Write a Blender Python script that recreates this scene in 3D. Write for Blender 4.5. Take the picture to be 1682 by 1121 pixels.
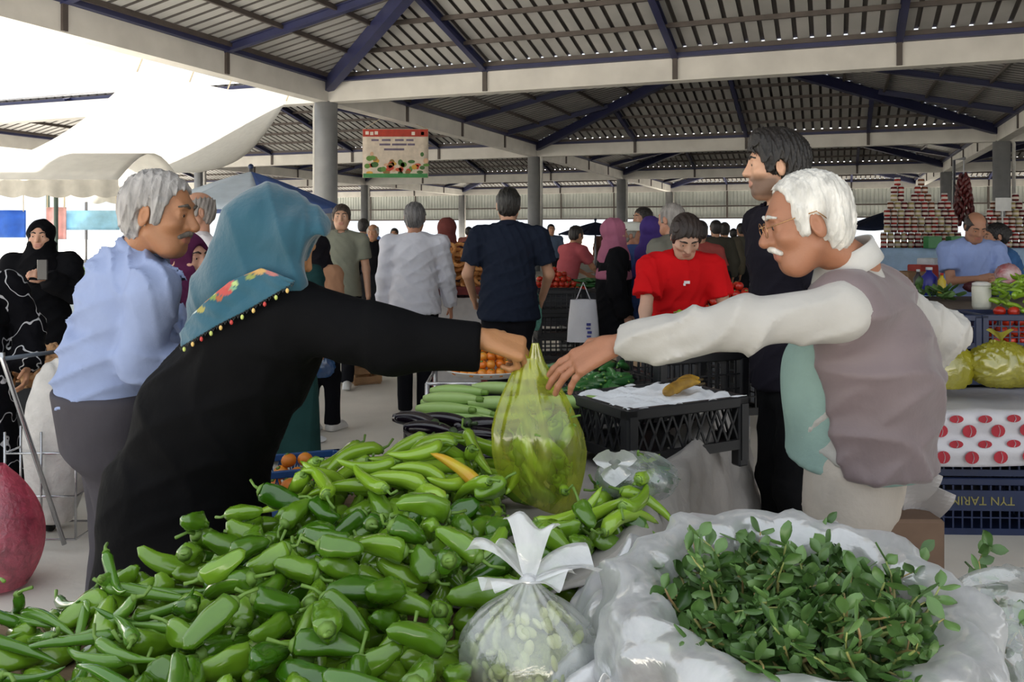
import bpy, math, random
import numpy as np
from mathutils import Vector, Matrix
for o in list(bpy.data.objects): bpy.data.objects.remove(o)
SC = bpy.context.scene
COL = SC.collection
R = math.radians
# ------------------------------------------------------------------ camera
F, HZ, CH = 1420.0, 385.0, 1.48          # focal length in px, horizon row, eye height in m
cam_d = bpy.data.cameras.new('camera'); cam = bpy.data.objects.new('camera', cam_d); COL.objects.link(cam)
cam.location = (0, 0, CH); cam.rotation_euler = (R(90), 0, 0)
cam_d.sensor_fit = 'HORIZONTAL'; cam_d.sensor_width = 36; cam_d.lens = 36 * F / 1682
cam_d.shift_y = -(560.5 - HZ) / 1682; cam_d.clip_start = .05; cam_d.clip_end = 600
SC.camera = cam
# ------------------------------------------------------------------ world, sun, exposure
w = bpy.data.worlds.new('sky'); SC.world = w; w.use_nodes = True
bg = w.node_tree.nodes['Background']; bg.inputs[0].default_value = (.88, .94, 1, 1); bg.inputs[1].default_value = .5
sun_d = bpy.data.lights.new('sun', 'SUN'); sun_d.energy = 11; sun_d.angle = R(1.5); sun_d.color = (1, .965, .91)
sun = bpy.data.objects.new('sun', sun_d); COL.objects.link(sun)
sun.rotation_euler = Vector((.25, -.85, -.80)).to_track_quat('-Z', 'Y').to_euler()
vs = SC.view_settings; vs.view_transform = 'Standard'; vs.look = 'None'; vs.gamma = 1; vs.use_curve_mapping = False
vs.exposure = 1.4
SC.cycles.max_bounces = 12; SC.cycles.diffuse_bounces = 5; SC.cycles.transparent_max_bounces = 16
# ------------------------------------------------------------------ colour and materials
def lin(h):
    h = h.lstrip('#'); c = [int(h[i:i+2], 16) / 255 for i in (0, 2, 4)]
    return tuple(x / 12.92 if x <= .04045 else ((x + .055) / 1.055) ** 2.4 for x in c) + (1,)
MATS = {}
def mat(name, col, rough=.6, metal=0, var=.12, scale=8, bump=0, bscale=40, stretch=None, spec=.5, coat=0, attr=None, sheen=0, trans=0, col2=None, subs=0):
    """principled material; colour broken up by noise, optional fine relief"""
    if name in MATS: return MATS[name]
    m = bpy.data.materials.new(name); MATS[name] = m; m.use_nodes = True
    nt = m.node_tree; N = nt.nodes; L = nt.links; b = N['Principled BSDF']
    c = lin(col) if isinstance(col, str) else col
    b.inputs['Roughness'].default_value = rough; b.inputs['Metallic'].default_value = metal
    b.inputs['Specular IOR Level'].default_value = spec; b.inputs['Coat Weight'].default_value = coat; b.inputs['Coat Roughness'].default_value = .08
    if sheen: b.inputs['Sheen Weight'].default_value = sheen
    if subs:
        b.inputs['Subsurface Weight'].default_value = subs; b.inputs['Subsurface Radius'].default_value = (.012, .005, .003); b.inputs['Subsurface Scale'].default_value = 1
    tc = N.new('ShaderNodeTexCoord'); mp = N.new('ShaderNodeMapping'); L.new(tc.outputs['Object'], mp.inputs[0])
    if stretch: mp.inputs['Scale'].default_value = stretch
    ns = N.new('ShaderNodeTexNoise'); ns.inputs['Scale'].default_value = scale; ns.inputs['Detail'].default_value = 4; L.new(mp.outputs[0], ns.inputs[0])
    src = None
    if attr:
        at = N.new('ShaderNodeVertexColor'); at.layer_name = attr; src = at.outputs[0]
    rp = N.new('ShaderNodeValToRGB'); rp.color_ramp.elements[0].position = .3; rp.color_ramp.elements[1].position = .7
    if col2:
        rp.color_ramp.elements[0].color = lin(col2); rp.color_ramp.elements[1].color = c
    else:
        k = (1, 1, 1) if attr else c
        rp.color_ramp.elements[0].color = tuple(x * (1 - var) for x in k[:3]) + (1,); rp.color_ramp.elements[1].color = tuple(min(1, x * (1 + var)) for x in k[:3]) + (1,)
    L.new(ns.outputs[0], rp.inputs[0])
    if src is not None:
        mx = N.new('ShaderNodeMix'); mx.data_type = 'RGBA'; mx.blend_type = 'MULTIPLY'; mx.inputs[0].default_value = 1
        L.new(src, mx.inputs[6]); L.new(rp.outputs[0], mx.inputs[7]); colout = mx.outputs[2]
    else: colout = rp.outputs[0]
    L.new(colout, b.inputs['Base Color'])
    if bump:
        n2 = N.new('ShaderNodeTexNoise'); n2.inputs['Scale'].default_value = bscale; n2.inputs['Detail'].default_value = 5; L.new(mp.outputs[0], n2.inputs[0])
        bp = N.new('ShaderNodeBump'); bp.inputs['Strength'].default_value = bump; bp.inputs['Distance'].default_value = .01; L.new(n2.outputs[0], bp.inputs['Height']); L.new(bp.outputs[0], b.inputs['Normal'])
    if trans:
        tr = N.new('ShaderNodeBsdfTranslucent'); L.new(colout, tr.inputs[0]); ms = N.new('ShaderNodeMixShader'); ms.inputs[0].default_value = trans
        L.new(b.outputs[0], ms.inputs[1]); L.new(tr.outputs[0], ms.inputs[2]); L.new(ms.outputs[0], N['Material Output'].inputs[0])
    return m
def film(name, col, clear=.5, trans=.5, rough=.18, bump=.6, bscale=25, stretch=None, gloss=.12):
    """thin plastic film: part clear, part translucent, a glossy skin, crinkle relief"""
    if name in MATS: return MATS[name]
    m = bpy.data.materials.new(name); MATS[name] = m; m.use_nodes = True; nt = m.node_tree; N = nt.nodes; L = nt.links
    N.remove(N['Principled BSDF']); c = lin(col)
    tp = N.new('ShaderNodeBsdfTransparent'); tp.inputs[0].default_value = tuple(.35 + .65 * x for x in c[:3]) + (1,)
    df = N.new('ShaderNodeBsdfDiffuse'); df.inputs[0].default_value = c
    tl = N.new('ShaderNodeBsdfTranslucent'); tl.inputs[0].default_value = c
    gl = N.new('ShaderNodeBsdfGlossy'); gl.inputs['Roughness'].default_value = rough
    a = N.new('ShaderNodeMixShader'); a.inputs[0].default_value = trans; L.new(df.outputs[0], a.inputs[1]); L.new(tl.outputs[0], a.inputs[2])
    b = N.new('ShaderNodeMixShader'); L.new(a.outputs[0], b.inputs[1]); L.new(tp.outputs[0], b.inputs[2])
    g = N.new('ShaderNodeMixShader'); g.inputs[0].default_value = gloss; L.new(b.outputs[0], g.inputs[1]); L.new(gl.outputs[0], g.inputs[2])
    tc = N.new('ShaderNodeTexCoord'); mp = N.new('ShaderNodeMapping'); L.new(tc.outputs['Object'], mp.inputs[0])
    if stretch: mp.inputs['Scale'].default_value = stretch
    n1 = N.new('ShaderNodeTexNoise'); n1.inputs['Scale'].default_value = bscale * .5; n1.inputs['Detail'].default_value = 5; n1.inputs['Distortion'].default_value = 1.2; L.new(mp.outputs[0], n1.inputs[0])
    mr = N.new('ShaderNodeMapRange'); mr.inputs[1].default_value = .3; mr.inputs[2].default_value = .7; mr.inputs[3].default_value = max(0, clear - .22); mr.inputs[4].default_value = min(1, clear + .22)
    L.new(n1.outputs[0], mr.inputs[0]); L.new(mr.outputs[0], b.inputs[0])
    n2 = N.new('ShaderNodeTexNoise'); n2.inputs['Scale'].default_value = bscale; n2.inputs['Detail'].default_value = 6; n2.inputs['Distortion'].default_value = .6; L.new(mp.outputs[0], n2.inputs[0])
    bp = N.new('ShaderNodeBump'); bp.inputs['Strength'].default_value = bump; bp.inputs['Distance'].default_value = .02; L.new(n2.outputs[0], bp.inputs['Height'])
    for s in (df, tl, gl): L.new(bp.outputs[0], s.inputs['Normal'])
    L.new(g.outputs[0], N['Material Output'].inputs[0])
    return m
# ------------------------------------------------------------------ scene graph helpers
def P(px, py, d): return Vector(((px - 841) / F * d, d, CH - (py - HZ) / F * d))
def meta(o, label=None, cat=None, group=None, kind=None):
    if label: o['label'] = label
    if cat: o['category'] = cat
    if group: o['group'] = group
    if kind: o['kind'] = kind
    return o
def thing(name, label, cat, loc=(0, 0, 0), rz=0, group=None):
    o = bpy.data.objects.new(name, None); COL.objects.link(o); o.location = loc; o.rotation_euler = (0, 0, rz); o.empty_display_size = .05
    return meta(o, label, cat, group)
def mesh(name, v, f, m=None, smooth=False):
    me = bpy.data.meshes.new(name); me.from_pydata([tuple(x) for x in v], [], [tuple(x) for x in f])
    if m is not None:
        for x in (m if isinstance(m, (list, tuple)) else [m]): me.materials.append(x)
    if smooth: me.polygons.foreach_set('use_smooth', [True] * len(me.polygons))
    me.update(); return me
def obj(name, data, parent=None, loc=None):
    o = bpy.data.objects.new(name, data); COL.objects.link(o)
    if parent is not None: o.parent = parent
    if loc is not None: o.location = loc
    return o
KIDS = {}
def tree_copy(o, loc=None, rz=None, parent=None):
    c = o.copy(); COL.objects.link(c); c.parent = parent
    if loc is not None: c.location = loc
    if rz is not None: c.rotation_euler = (0, 0, rz)
    for ch in [x for x in list(o.children)]: tree_copy(ch, None, None, c)
    return c
class MB:
    """collects shapes into one mesh"""
    def __init__(s): s.v = []; s.f = []; s.mi = []
    def add(s, v, f, mi=0):
        n = len(s.v); s.v += [tuple(x) for x in v]; s.f += [tuple(i + n for i in q) for q in f]; s.mi += [mi] * len(f); return s
    def box(s, c, d, rz=0, M=None, mi=0, bev=0):
        x, y, z = d[0] / 2, d[1] / 2, d[2] / 2
        if bev:
            b = min(bev, x * .9, y * .9, z * .9); v = []
            for sz in (-1, 1):
                for sy in (-1, 1):
                    for sx in (-1, 1): v += [(sx * x, sy * (y - b), sz * (z - b)), (sx * (x - b), sy * y, sz * (z - b)), (sx * (x - b), sy * (y - b), sz * z)]
            def I(sx, sy, sz, k): return ((sz > 0) * 4 + (sy > 0) * 2 + (sx > 0)) * 3 + k
            f = []
            for q in ((-1, -1), (1, -1), (1, 1), (-1, 1)): pass
            cyc = [(-1, -1), (1, -1), (1, 1), (-1, 1)]
            f.append([I(a, e, 1, 2) for a, e in cyc]); f.append([I(a, e, -1, 2) for a, e in cyc[::-1]])
            f.append([I(1, a, e, 0) for a, e in cyc]); f.append([I(-1, a, e, 0) for a, e in cyc[::-1]])
            f.append([I(a, 1, e, 1) for a, e in cyc[::-1]]); f.append([I(a, -1, e, 1) for a, e in cyc])
            for a in (-1, 1):
                for e in (-1, 1):
                    f.append([I(-1, a, e, 1), I(1, a, e, 1), I(1, a, e, 2), I(-1, a, e, 2)]); f.append([I(a, -1, e, 0), I(a, 1, e, 0), I(a, 1, e, 2), I(a, -1, e, 2)]); f.append([I(a, e, -1, 0), I(a, e, 1, 0), I(a, e, 1, 1), I(a, e, -1, 1)])
                    for g in (-1, 1): f.append([I(a, e, g, 0), I(a, e, g, 1), I(a, e, g, 2)])
        else:
            v = [(-x, -y, -z), (x, -y, -z), (x, y, -z), (-x, y, -z), (-x, -y, z), (x, -y, z), (x, y, z), (-x, y, z)]
            f = [(3, 2, 1, 0), (4, 5, 6, 7), (0, 1, 5, 4), (1, 2, 6, 5), (2, 3, 7, 6), (3, 0, 4, 7)]
        T = Matrix.Translation(c) @ (M.to_4x4() if M is not None else Matrix.Rotation(rz, 4, 'Z'))
        return s.add([T @ Vector(p) for p in v], f, mi)
    def bar(s, a, b, wd, ht, up=(0, 0, 1), mi=0):
        a = Vector(a); b = Vector(b); d = (b - a); L = d.length; d /= L; up = Vector(up); sd = d.cross(up)
        if sd.length < 1e-4: sd = d.cross(Vector((1, 0, 0)))
        sd.normalize(); u2 = sd.cross(d); M = Matrix((sd, d, u2)).transposed()
        return s.box((a + b) / 2, (wd, L, ht), M=M, mi=mi)
    def tube(s, pts, r, n=8, cap=True, mi=0, flat=None):
        pts = [Vector(p) for p in pts]; m = len(pts); rs = r if isinstance(r, (list, tuple)) else [r] * m
        ref = Vector((0, 0, 1)); t0 = (pts[1] - pts[0]).normalized()
        if abs(t0.z) > .9: ref = Vector((1, 0, 0))
        nn = t0.cross(ref).normalized(); v = []; f = []
        for i, p in enumerate(pts):
            t = (pts[min(i + 1, m - 1)] - pts[max(i - 1, 0)]).normalized(); nn = (nn - t * nn.dot(t)).normalized(); bb = t.cross(nn)
            for k in range(n):
                a = 2 * math.pi * k / n; rr = rs[i]; ca, sa = math.cos(a), math.sin(a) * (flat or 1)
                v.append(p + (nn * ca + bb * sa) * rr)
        for i in range(m - 1):
            for k in range(n): f.append((i * n + k, i * n + (k + 1) % n, (i + 1) * n + (k + 1) % n, (i + 1) * n + k))
        if cap: f.append(tuple(range(n))[::-1]); f.append(tuple((m - 1) * n + k for k in range(n)))
        return s.add(v, f, mi)
    def lathe(s, prof, n=16, c=(0, 0, 0), mi=0, cap=True):
        v = []; f = []; m = len(prof)
        for r, z in prof:
            for k in range(n): a = 2 * math.pi * k / n; v.append((c[0] + r * math.cos(a), c[1] + r * math.sin(a), c[2] + z))
        for i in range(m - 1):
            for k in range(n): f.append((i * n + k, i * n + (k + 1) % n, (i + 1) * n + (k + 1) % n, (i + 1) * n + k))
        if cap: f.append(tuple(range(n))[::-1]); f.append(tuple((m - 1) * n + k for k in range(n)))
        return s.add(v, f, mi)
    def ball(s, c, r, n=8, m=6, mi=0):
        r = r if isinstance(r, (list, tuple)) else (r, r, r); v = [(c[0], c[1], c[2] - r[2])]; f = []
        for i in range(1, m):
            t = math.pi * i / m
            for k in range(n): a = 2 * math.pi * k / n; v.append((c[0] + r[0] * math.sin(t) * math.cos(a), c[1] + r[1] * math.sin(t) * math.sin(a), c[2] - r[2] * math.cos(t)))
        v.append((c[0], c[1], c[2] + r[2]))
        for k in range(n): f.append((0, 1 + (k + 1) % n, 1 + k)); f.append((len(v) - 1, 1 + (m - 2) * n + k, 1 + (m - 2) * n + (k + 1) % n))
        for i in range(m - 2):
            for k in range(n): f.append((1 + i * n + k, 1 + i * n + (k + 1) % n, 1 + (i + 1) * n + (k + 1) % n, 1 + (i + 1) * n + k))
        return s.add(v, f, mi)
    def grid(s, fn, nu, nv, mi=0, closed=False):
        v = [fn(i / nu, j / nv) for j in range(nv + 1) for i in range(nu + (0 if closed else 1))]; W = nu + (0 if closed else 1); f = []
        for j in range(nv):
            for i in range(nu): a = j * W + i; b = j * W + (i + 1) % W; f.append((a, b, b + W, a + W))
        return s.add(v, f, mi)
    def prism(s, poly, z0, z1, mi=0):
        n = len(poly); v = [(x, y, z0) for x, y in poly] + [(x, y, z1) for x, y in poly]
        f = [tuple(range(n))[::-1], tuple(range(n, 2 * n))] + [(i, (i + 1) % n, n + (i + 1) % n, n + i) for i in range(n)]
        return s.add(v, f, mi)
    def data(s, name, m, smooth=False, off=None):
        v = s.v if off is None else [(a[0] - off[0], a[1] - off[1], a[2] - off[2]) for a in s.v]
        me = mesh(name, v, s.f, m, smooth)
        if any(s.mi): me.polygons.foreach_set('material_index', s.mi)
        return me
    def build(s, name, m, parent=None, smooth=False, off=None, loc=None):
        """verts are world coordinates when the parent is unrotated: off = parent location"""
        if off is None and parent is not None and parent.get('world'): off = parent.location
        return obj(name, s.data(name, m, smooth, off), parent, loc)
def wthing(*a, **k):
    o = thing(*a, **k); o['world'] = 1; return o
def single(name, mb, m, label, cat, group=None, smooth=False, loc=None):
    """a thing that is one mesh; vertices in world space, origin moved to its base"""
    v = np.array(mb.v); c = loc or Vector(((v[:, 0].min() + v[:, 0].max()) / 2, (v[:, 1].min() + v[:, 1].max()) / 2, v[:, 2].min()))
    o = obj(name, mb.data(name, m, smooth, c)); o.location = c; return meta(o, label, cat, group)
def thick(o, t):
    md = o.modifiers.new('thickness', 'SOLIDIFY'); md.thickness = t; md.offset = 0; return o
# ================================================================== THE HALL
TH = .356; AV = Vector((math.sin(TH), math.cos(TH), 0)); BV = Vector((math.cos(TH), -math.sin(TH), 0))
LA, LB = 15.2, 16.53; C1 = Vector((-4.40, 20.46, 0)); ZB = CH + 3.1     # beam underside
def G(i, j, z=0): q = C1 + AV * (LA * i) + BV * (LB * j); return Vector((q.x, q.y, z))
M_conc = mat('concrete floor', '#d9d3c8', .85, var=.12, scale=1.3, bump=.25, bscale=14)
M_yard = mat('yard paving', '#d8d2c6', .9, var=.1, scale=.7, bump=.2, bscale=9)
M_beam = mat('painted concrete beam', '#cbc8c2', .8, var=.1, scale=1.5, bump=.1, bscale=8)
M_steel = mat('dark blue painted steel', '#2a2e52', .45, var=.15, scale=3)
M_purl = mat('dark purlin steel', '#4c4440', .6, var=.2, scale=4)
M_deck = mat('galvanised roof sheet', '#a9a8a6', .55, metal=.15, var=.14, scale=.9)
M_rib_shade = mat('roof sheet rib', '#4a4644', .6, var=.2, scale=2)  # dark colour paints the shadow lines of the ribs onto the sheet
M_col = mat('grey painted column', '#868789', .5, var=.12, scale=2.5, bump=.1, bscale=6)
M_pipe = mat('downpipe plastic', '#b5b3ae', .5)
M_wall = mat('corrugated cladding', '#b4b9b4', .6, var=.08, scale=1.2)
# floor and yard
fl = MB(); q = [G(-2.2, 0), G(-2.2, 3.05), G(3, 3.05), G(3, 0)]
fl.add([(p.x, p.y, 0) for p in q], [(0, 1, 2, 3)])
q = [G(0, -2.02), G(0, 0), G(3, 0), G(3, -2.02)]; fl.add([(p.x, p.y, 0) for p in q], [(0, 1, 2, 3)])
meta(fl.build('floor', M_conc), kind='structure')
yd = MB(); yd.add([(-160, -90, -.03), (160, -90, -.03), (160, 240, -.03), (-160, 240, -.03)], [(0, 1, 2, 3)]); meta(yd.build('floor_yard', M_yard), kind='structure')
# one hipped roof bay, local frame: x along BV, y along AV, origin at the bay centre, z = 0 at beam underside
RISE, BH = 1.75, .45; EZ = BH + .12
def roof_bay():
    root = bpy.data.objects.new('roof', None); COL.objects.link(root); meta(root, kind='structure')
    hx, hy = LB / 2, LA / 2; inset = .22
    for side in range(4):
        E, D = ((LB, hy) if side % 2 == 0 else (LA, hx)); rot = Matrix.Rotation([0, R(90), R(180), R(-90)][side], 4, 'Z')
        # local: edge along x from -E/2..E/2 at y=-D, rising to y=0
        def pt(s, u, dz=0): return rot @ Vector((s, -D + u * D, EZ + RISE * u + dz))
        def umax(s): return max(0., 1 - abs(s) / (E / 2))
        v = []; f = []; mi = []; n = int((E - .5) / .3); s = -E / 2 + .3; prof = []
        while s < E / 2 - .3:
            prof += [(s, 0), (s + .215, 0), (s + .225, .05), (s + .29, .05)]; s += .3
        prof.append((s, 0)); u0 = inset / D
        for (s, h) in prof: v += [pt(s, min(u0, umax(s)), h), pt(s, umax(s), h)]
        for i in range(len(prof) - 1): f.append((2 * i, 2 * i + 2, 2 * i + 3, 2 * i + 1)); mi.append(0 if i % 4 == 0 else 1)
        me = mesh('roof_deck', v, f, [M_deck, M_rib_shade]); me.polygons.foreach_set('material_index', mi); obj('roof_deck', me, root)
        for k in range(7):                                   # purlins
            u = .035 + k * .142; hw = E / 2 * (1 - u) - .1
            if hw < .4: continue
            b = MB(); b.bar(pt(-hw, u, -.045), pt(hw, u, -.045), .06, .09, up=rot @ Vector((0, 0, 1))); b.build('purlin', M_purl, root)
        for k in (-.25, 0, .25):                              # rafters
            s = E * k; b = MB(); a0 = pt(s, .01, -.17); a1 = pt(s, umax(s) - .02, -.17)
            up = Vector((0, 0, 1)); b.bar(a0, a1, .13, .018, up); b.bar(a0 + Vector((0, 0, .15)), a1 + Vector((0, 0, .15)), .13, .018, up); b.bar(a0 + Vector((0, 0, .075)), a1 + Vector((0, 0, .075)), .02, .15, up)
            b.build('rafter', M_steel, root)
            b = MB(); c = pt(s, 0); c.z = BH / 2; dn = rot @ Vector((0, 1, 0)); b.bar(Vector((c.x, c.y, 0.02)) + dn * .19, Vector((c.x, c.y, BH + .1)) + dn * .19, .10, .05, dn); b.build('bracket', M_purl, root)
        b = MB(); o_ = lambda y, z: rot @ Vector((0, y, z))
        b.bar(pt(-E / 2, 0) + o_(.13, -.1), pt(E / 2, 0) + o_(.13, -.1), .3, .03); b.bar(pt(-E / 2 + .2, 0) + o_(.25, -.03), pt(E / 2 - .2, 0) + o_(.25, -.03), .03, .16); b.build('gutter', M_steel, root)
    for sx in (-1, 1):
        for sy in (-1, 1):
            b = MB(); b.bar((sx * (hx - .1), sy * (hy - .1), EZ - .2), (0, 0, EZ + RISE - .2), .2, .3); b.build('hip_beam', M_steel, root)
    return root
bays = [(i, j) for i in range(0, 4) for j in range(0, 3)] + [(i, -1) for i in (1, 2, 3)] + [(2, -2), (3, -2)]
rb = roof_bay()
for n, (i, j) in enumerate(bays):
    o = rb if n == 0 else tree_copy(rb)
    c = G(i - .5, j + .5, ZB); o.location = c; o.rotation_euler = (0, 0, -TH)
# beams along the grid lines, columns under the nodes
def beam(p, q, nm='beam'):
    b = MB(); b.bar(p + Vector((0, 0, BH / 2)), q + Vector((0, 0, BH / 2)), .34, BH); o = b.build(nm, M_beam); meta(o, kind='structure')
done = set()
for (i, j) in bays:
    for (a, b_) in (((i - 1, j), (i - 1, j + 1)), ((i, j), (i, j + 1)), ((i - 1, j), (i, j)), ((i - 1, j + 1), (i, j + 1))):
        if (a, b_) in done: continue
        done.add((a, b_)); beam(G(*a, ZB), G(*b_, ZB))
nodes = sorted({n for e in done for n in e}); cme = pme = None
for (i, j) in nodes:
    b = MB(); b.lathe([(.27, 0), (.27, ZB + .02)], 24) if cme is None else None
    if cme is None:
        cme = b.data('column', M_col, True)
        p = MB(); p.tube([(.34, -.12, 0), (.34, -.12, ZB - .1), (.22, -.05, ZB + .3)], .055, 10); pme = p.data('downpipe', M_pipe, True)
    o = meta(obj('column', cme), kind='structure'); o.location = G(i, j); o.rotation_euler = (0, 0, -TH if (i, j) != (0, 0) else math.pi * .93)
    obj('downpipe', pme, o)
# far wall of ribbed sheets above an open gap
n = 0
for j in range(-2, 3):
    for k in range(4):
        p, q = G(3, j + k / 4), G(3, j + (k + 1) / 4); w_ = MB(); L = (q - p).length; dx = (q - p) / L; nv = Vector((-dx.y, dx.x, 0)); pr = []; s = 0
        while s < L - .01: pr += [(s, 0), (min(L, s + .16), 0), (min(L, s + .18), .035), (min(L, s + .23), .035)]; s += .25
        pr.append((L, 0)); v = []
        for s, h in pr:
            for z in (2.62, ZB): c = p + dx * s + nv * (h + .1); v.append((c.x, c.y, z))
        w_.add(v, [(2 * i, 2 * i + 2, 2 * i + 3, 2 * i + 1) for i in range(len(pr) - 1)])
        o = w_.build('wall_back' if n == 0 else 'wall_back.%03d' % n, M_wall); meta(o, kind='structure'); n += 1
        r_ = MB(); r_.bar(p + Vector((0, 0, 3.5)), q + Vector((0, 0, 3.5)), .07, .1); r_.bar(p + Vector((0, 0, 2.64)), q + Vector((0, 0, 2.64)), .08, .1); r_.bar(p + Vector((0, 0, 2.6)), p + Vector((0, 0, ZB)), .1, .1, (1, 0, 0)); r_.build('wall_rail', M_purl, o)
# ================================================================== SOFT BODIES: distance fields meshed with surface nets
def V(*a): return np.array(a, dtype=np.float64)
def nrm(v): v = np.asarray(v, float); return v / (np.linalg.norm(v) + 1e-12)
def cap(a, b, ra, rb=None, k=.02, op='u'): return dict(t='cap', a=np.asarray(a, float), b=np.asarray(b, float), ra=ra, rb=ra if rb is None else rb, k=k, op=op)
def ell(c, r, M=None, k=.02, op='u'): return dict(t='ell', c=np.asarray(c, float), r=np.asarray(r, float), M=np.eye(3) if M is None else np.asarray(M, float), k=k, op=op)
def ec(a, b, sx, ra, rb, k=.02, op='u', rnd=0): return dict(t='ec', a=np.asarray(a, float), b=np.asarray(b, float), sx=np.asarray(sx, float), ra=ra, rb=rb, k=k, op=op, rnd=rnd)
def half(c, n, k=.01, op='s'): return dict(t='half', c=np.asarray(c, float), n=nrm(n), k=k, op=op)
def pbox(p):
    if p['t'] == 'cap': r = max(p['ra'], p['rb']); return np.minimum(p['a'], p['b']) - r, np.maximum(p['a'], p['b']) + r
    if p['t'] == 'ell': e = np.sqrt((p['M'].T ** 2) @ (p['r'] ** 2)); return p['c'] - e, p['c'] + e
    if p['t'] == 'ec': r = max(*p['ra'], *p['rb']); return np.minimum(p['a'], p['b']) - r, np.maximum(p['a'], p['b']) + r
    return None
def peval(p, X, Y, Z):
    t = p['t']
    if t == 'cap':
        a, ba = p['a'], p['b'] - p['a']; bb = max(ba @ ba, 1e-9); x, y, z = X - a[0], Y - a[1], Z - a[2]
        h = np.clip((x * ba[0] + y * ba[1] + z * ba[2]) / bb, 0, 1)
        return np.sqrt((x - ba[0] * h) ** 2 + (y - ba[1] * h) ** 2 + (z - ba[2] * h) ** 2) - (p['ra'] + (p['rb'] - p['ra']) * h)
    if t == 'ell':
        c, M, r = p['c'], p['M'], p['r']; x, y, z = X - c[0], Y - c[1], Z - c[2]
        q = [(M[i, 0] * x + M[i, 1] * y + M[i, 2] * z) for i in range(3)]
        k0 = np.sqrt(sum((q[i] / r[i]) ** 2 for i in range(3))); k1 = np.sqrt(sum((q[i] / r[i] ** 2) ** 2 for i in range(3))) + 1e-9
        return k0 * (k0 - 1) / k1
    if t == 'ec':
        a = p['a']; n = p['b'] - a; L = np.linalg.norm(n); n = n / L; sx = p['sx'] - n * (p['sx'] @ n); sx = nrm(sx); sy = np.cross(n, sx)
        x, y, z = X - a[0], Y - a[1], Z - a[2]; h = (x * n[0] + y * n[1] + z * n[2]) / L; hc = np.clip(h, 0, 1)
        rs = p['ra'][0] + (p['rb'][0] - p['ra'][0]) * hc; rf = p['ra'][1] + (p['rb'][1] - p['ra'][1]) * hc
        u = x * sx[0] + y * sx[1] + z * sx[2]; v = x * sy[0] + y * sy[1] + z * sy[2]
        dr = (np.sqrt((u / rs) ** 2 + (v / rf) ** 2) - 1) * np.minimum(rs, rf); dz = np.maximum(-h, h - 1) * L
        rn = p['rnd']
        if rn: a_, b_ = dr + rn, dz + rn; return np.minimum(np.maximum(a_, b_), 0) + np.sqrt(np.maximum(a_, 0) ** 2 + np.maximum(b_, 0) ** 2) - rn
        return np.maximum(dr, dz)
    c, n = p['c'], p['n']; return (X - c[0]) * n[0] + (Y - c[1]) * n[1] + (Z - c[2]) * n[2]      # half space: inside is negative side
def axis(lo, hi, vc, fine):
    out = [lo]
    while out[-1] < hi:
        x = out[-1]; st = vc
        for (a, b, v) in fine:
            if a - 1e-9 <= x < b: st = min(st, v)
            elif x < a < x + st: st = min(st, max(v, a - x))
        out.append(x + st)
    return np.array(out)
def sdf_field(prims, vc, fine=()):
    bb = [pbox(p) for p in prims if p['op'] == 'u' and pbox(p) is not None]
    lo = np.min([b[0] for b in bb], 0) - vc * 2 - .012; hi = np.max([b[1] for b in bb], 0) + vc * 2 + .012
    ax = [axis(lo[i], hi[i], vc, [(c[i] - r, c[i] + r, v) for c, r, v in fine]) for i in range(3)]
    D = np.full([len(a) for a in ax], .3, dtype=np.float32)
    for p in prims:
        b = pbox(p); k = max(p['k'], 1e-4); sl = []
        for i in range(3):
            if b is None: sl.append(slice(None)); continue
            m = k + vc * 2 + .02; i0 = max(0, np.searchsorted(ax[i], b[0][i] - m) - 1); i1 = min(len(ax[i]), np.searchsorted(ax[i], b[1][i] + m) + 1); sl.append(slice(i0, i1))
        sl = tuple(sl); X = ax[0][sl[0]][:, None, None]; Y = ax[1][sl[1]][None, :, None]; Z = ax[2][sl[2]][None, None, :]
        if 0 in D[sl].shape: continue
        d = peval(p, X, Y, Z); A = D[sl]
        if p['op'] == 'u': h = np.maximum(k - np.abs(A - d), 0) / k; D[sl] = np.minimum(A, d) - h * h * k * .25
        else:
            d = -d; h = np.maximum(k - np.abs(A - d), 0) / k; D[sl] = np.maximum(A, d) + h * h * k * .25
    return D, ax
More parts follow.
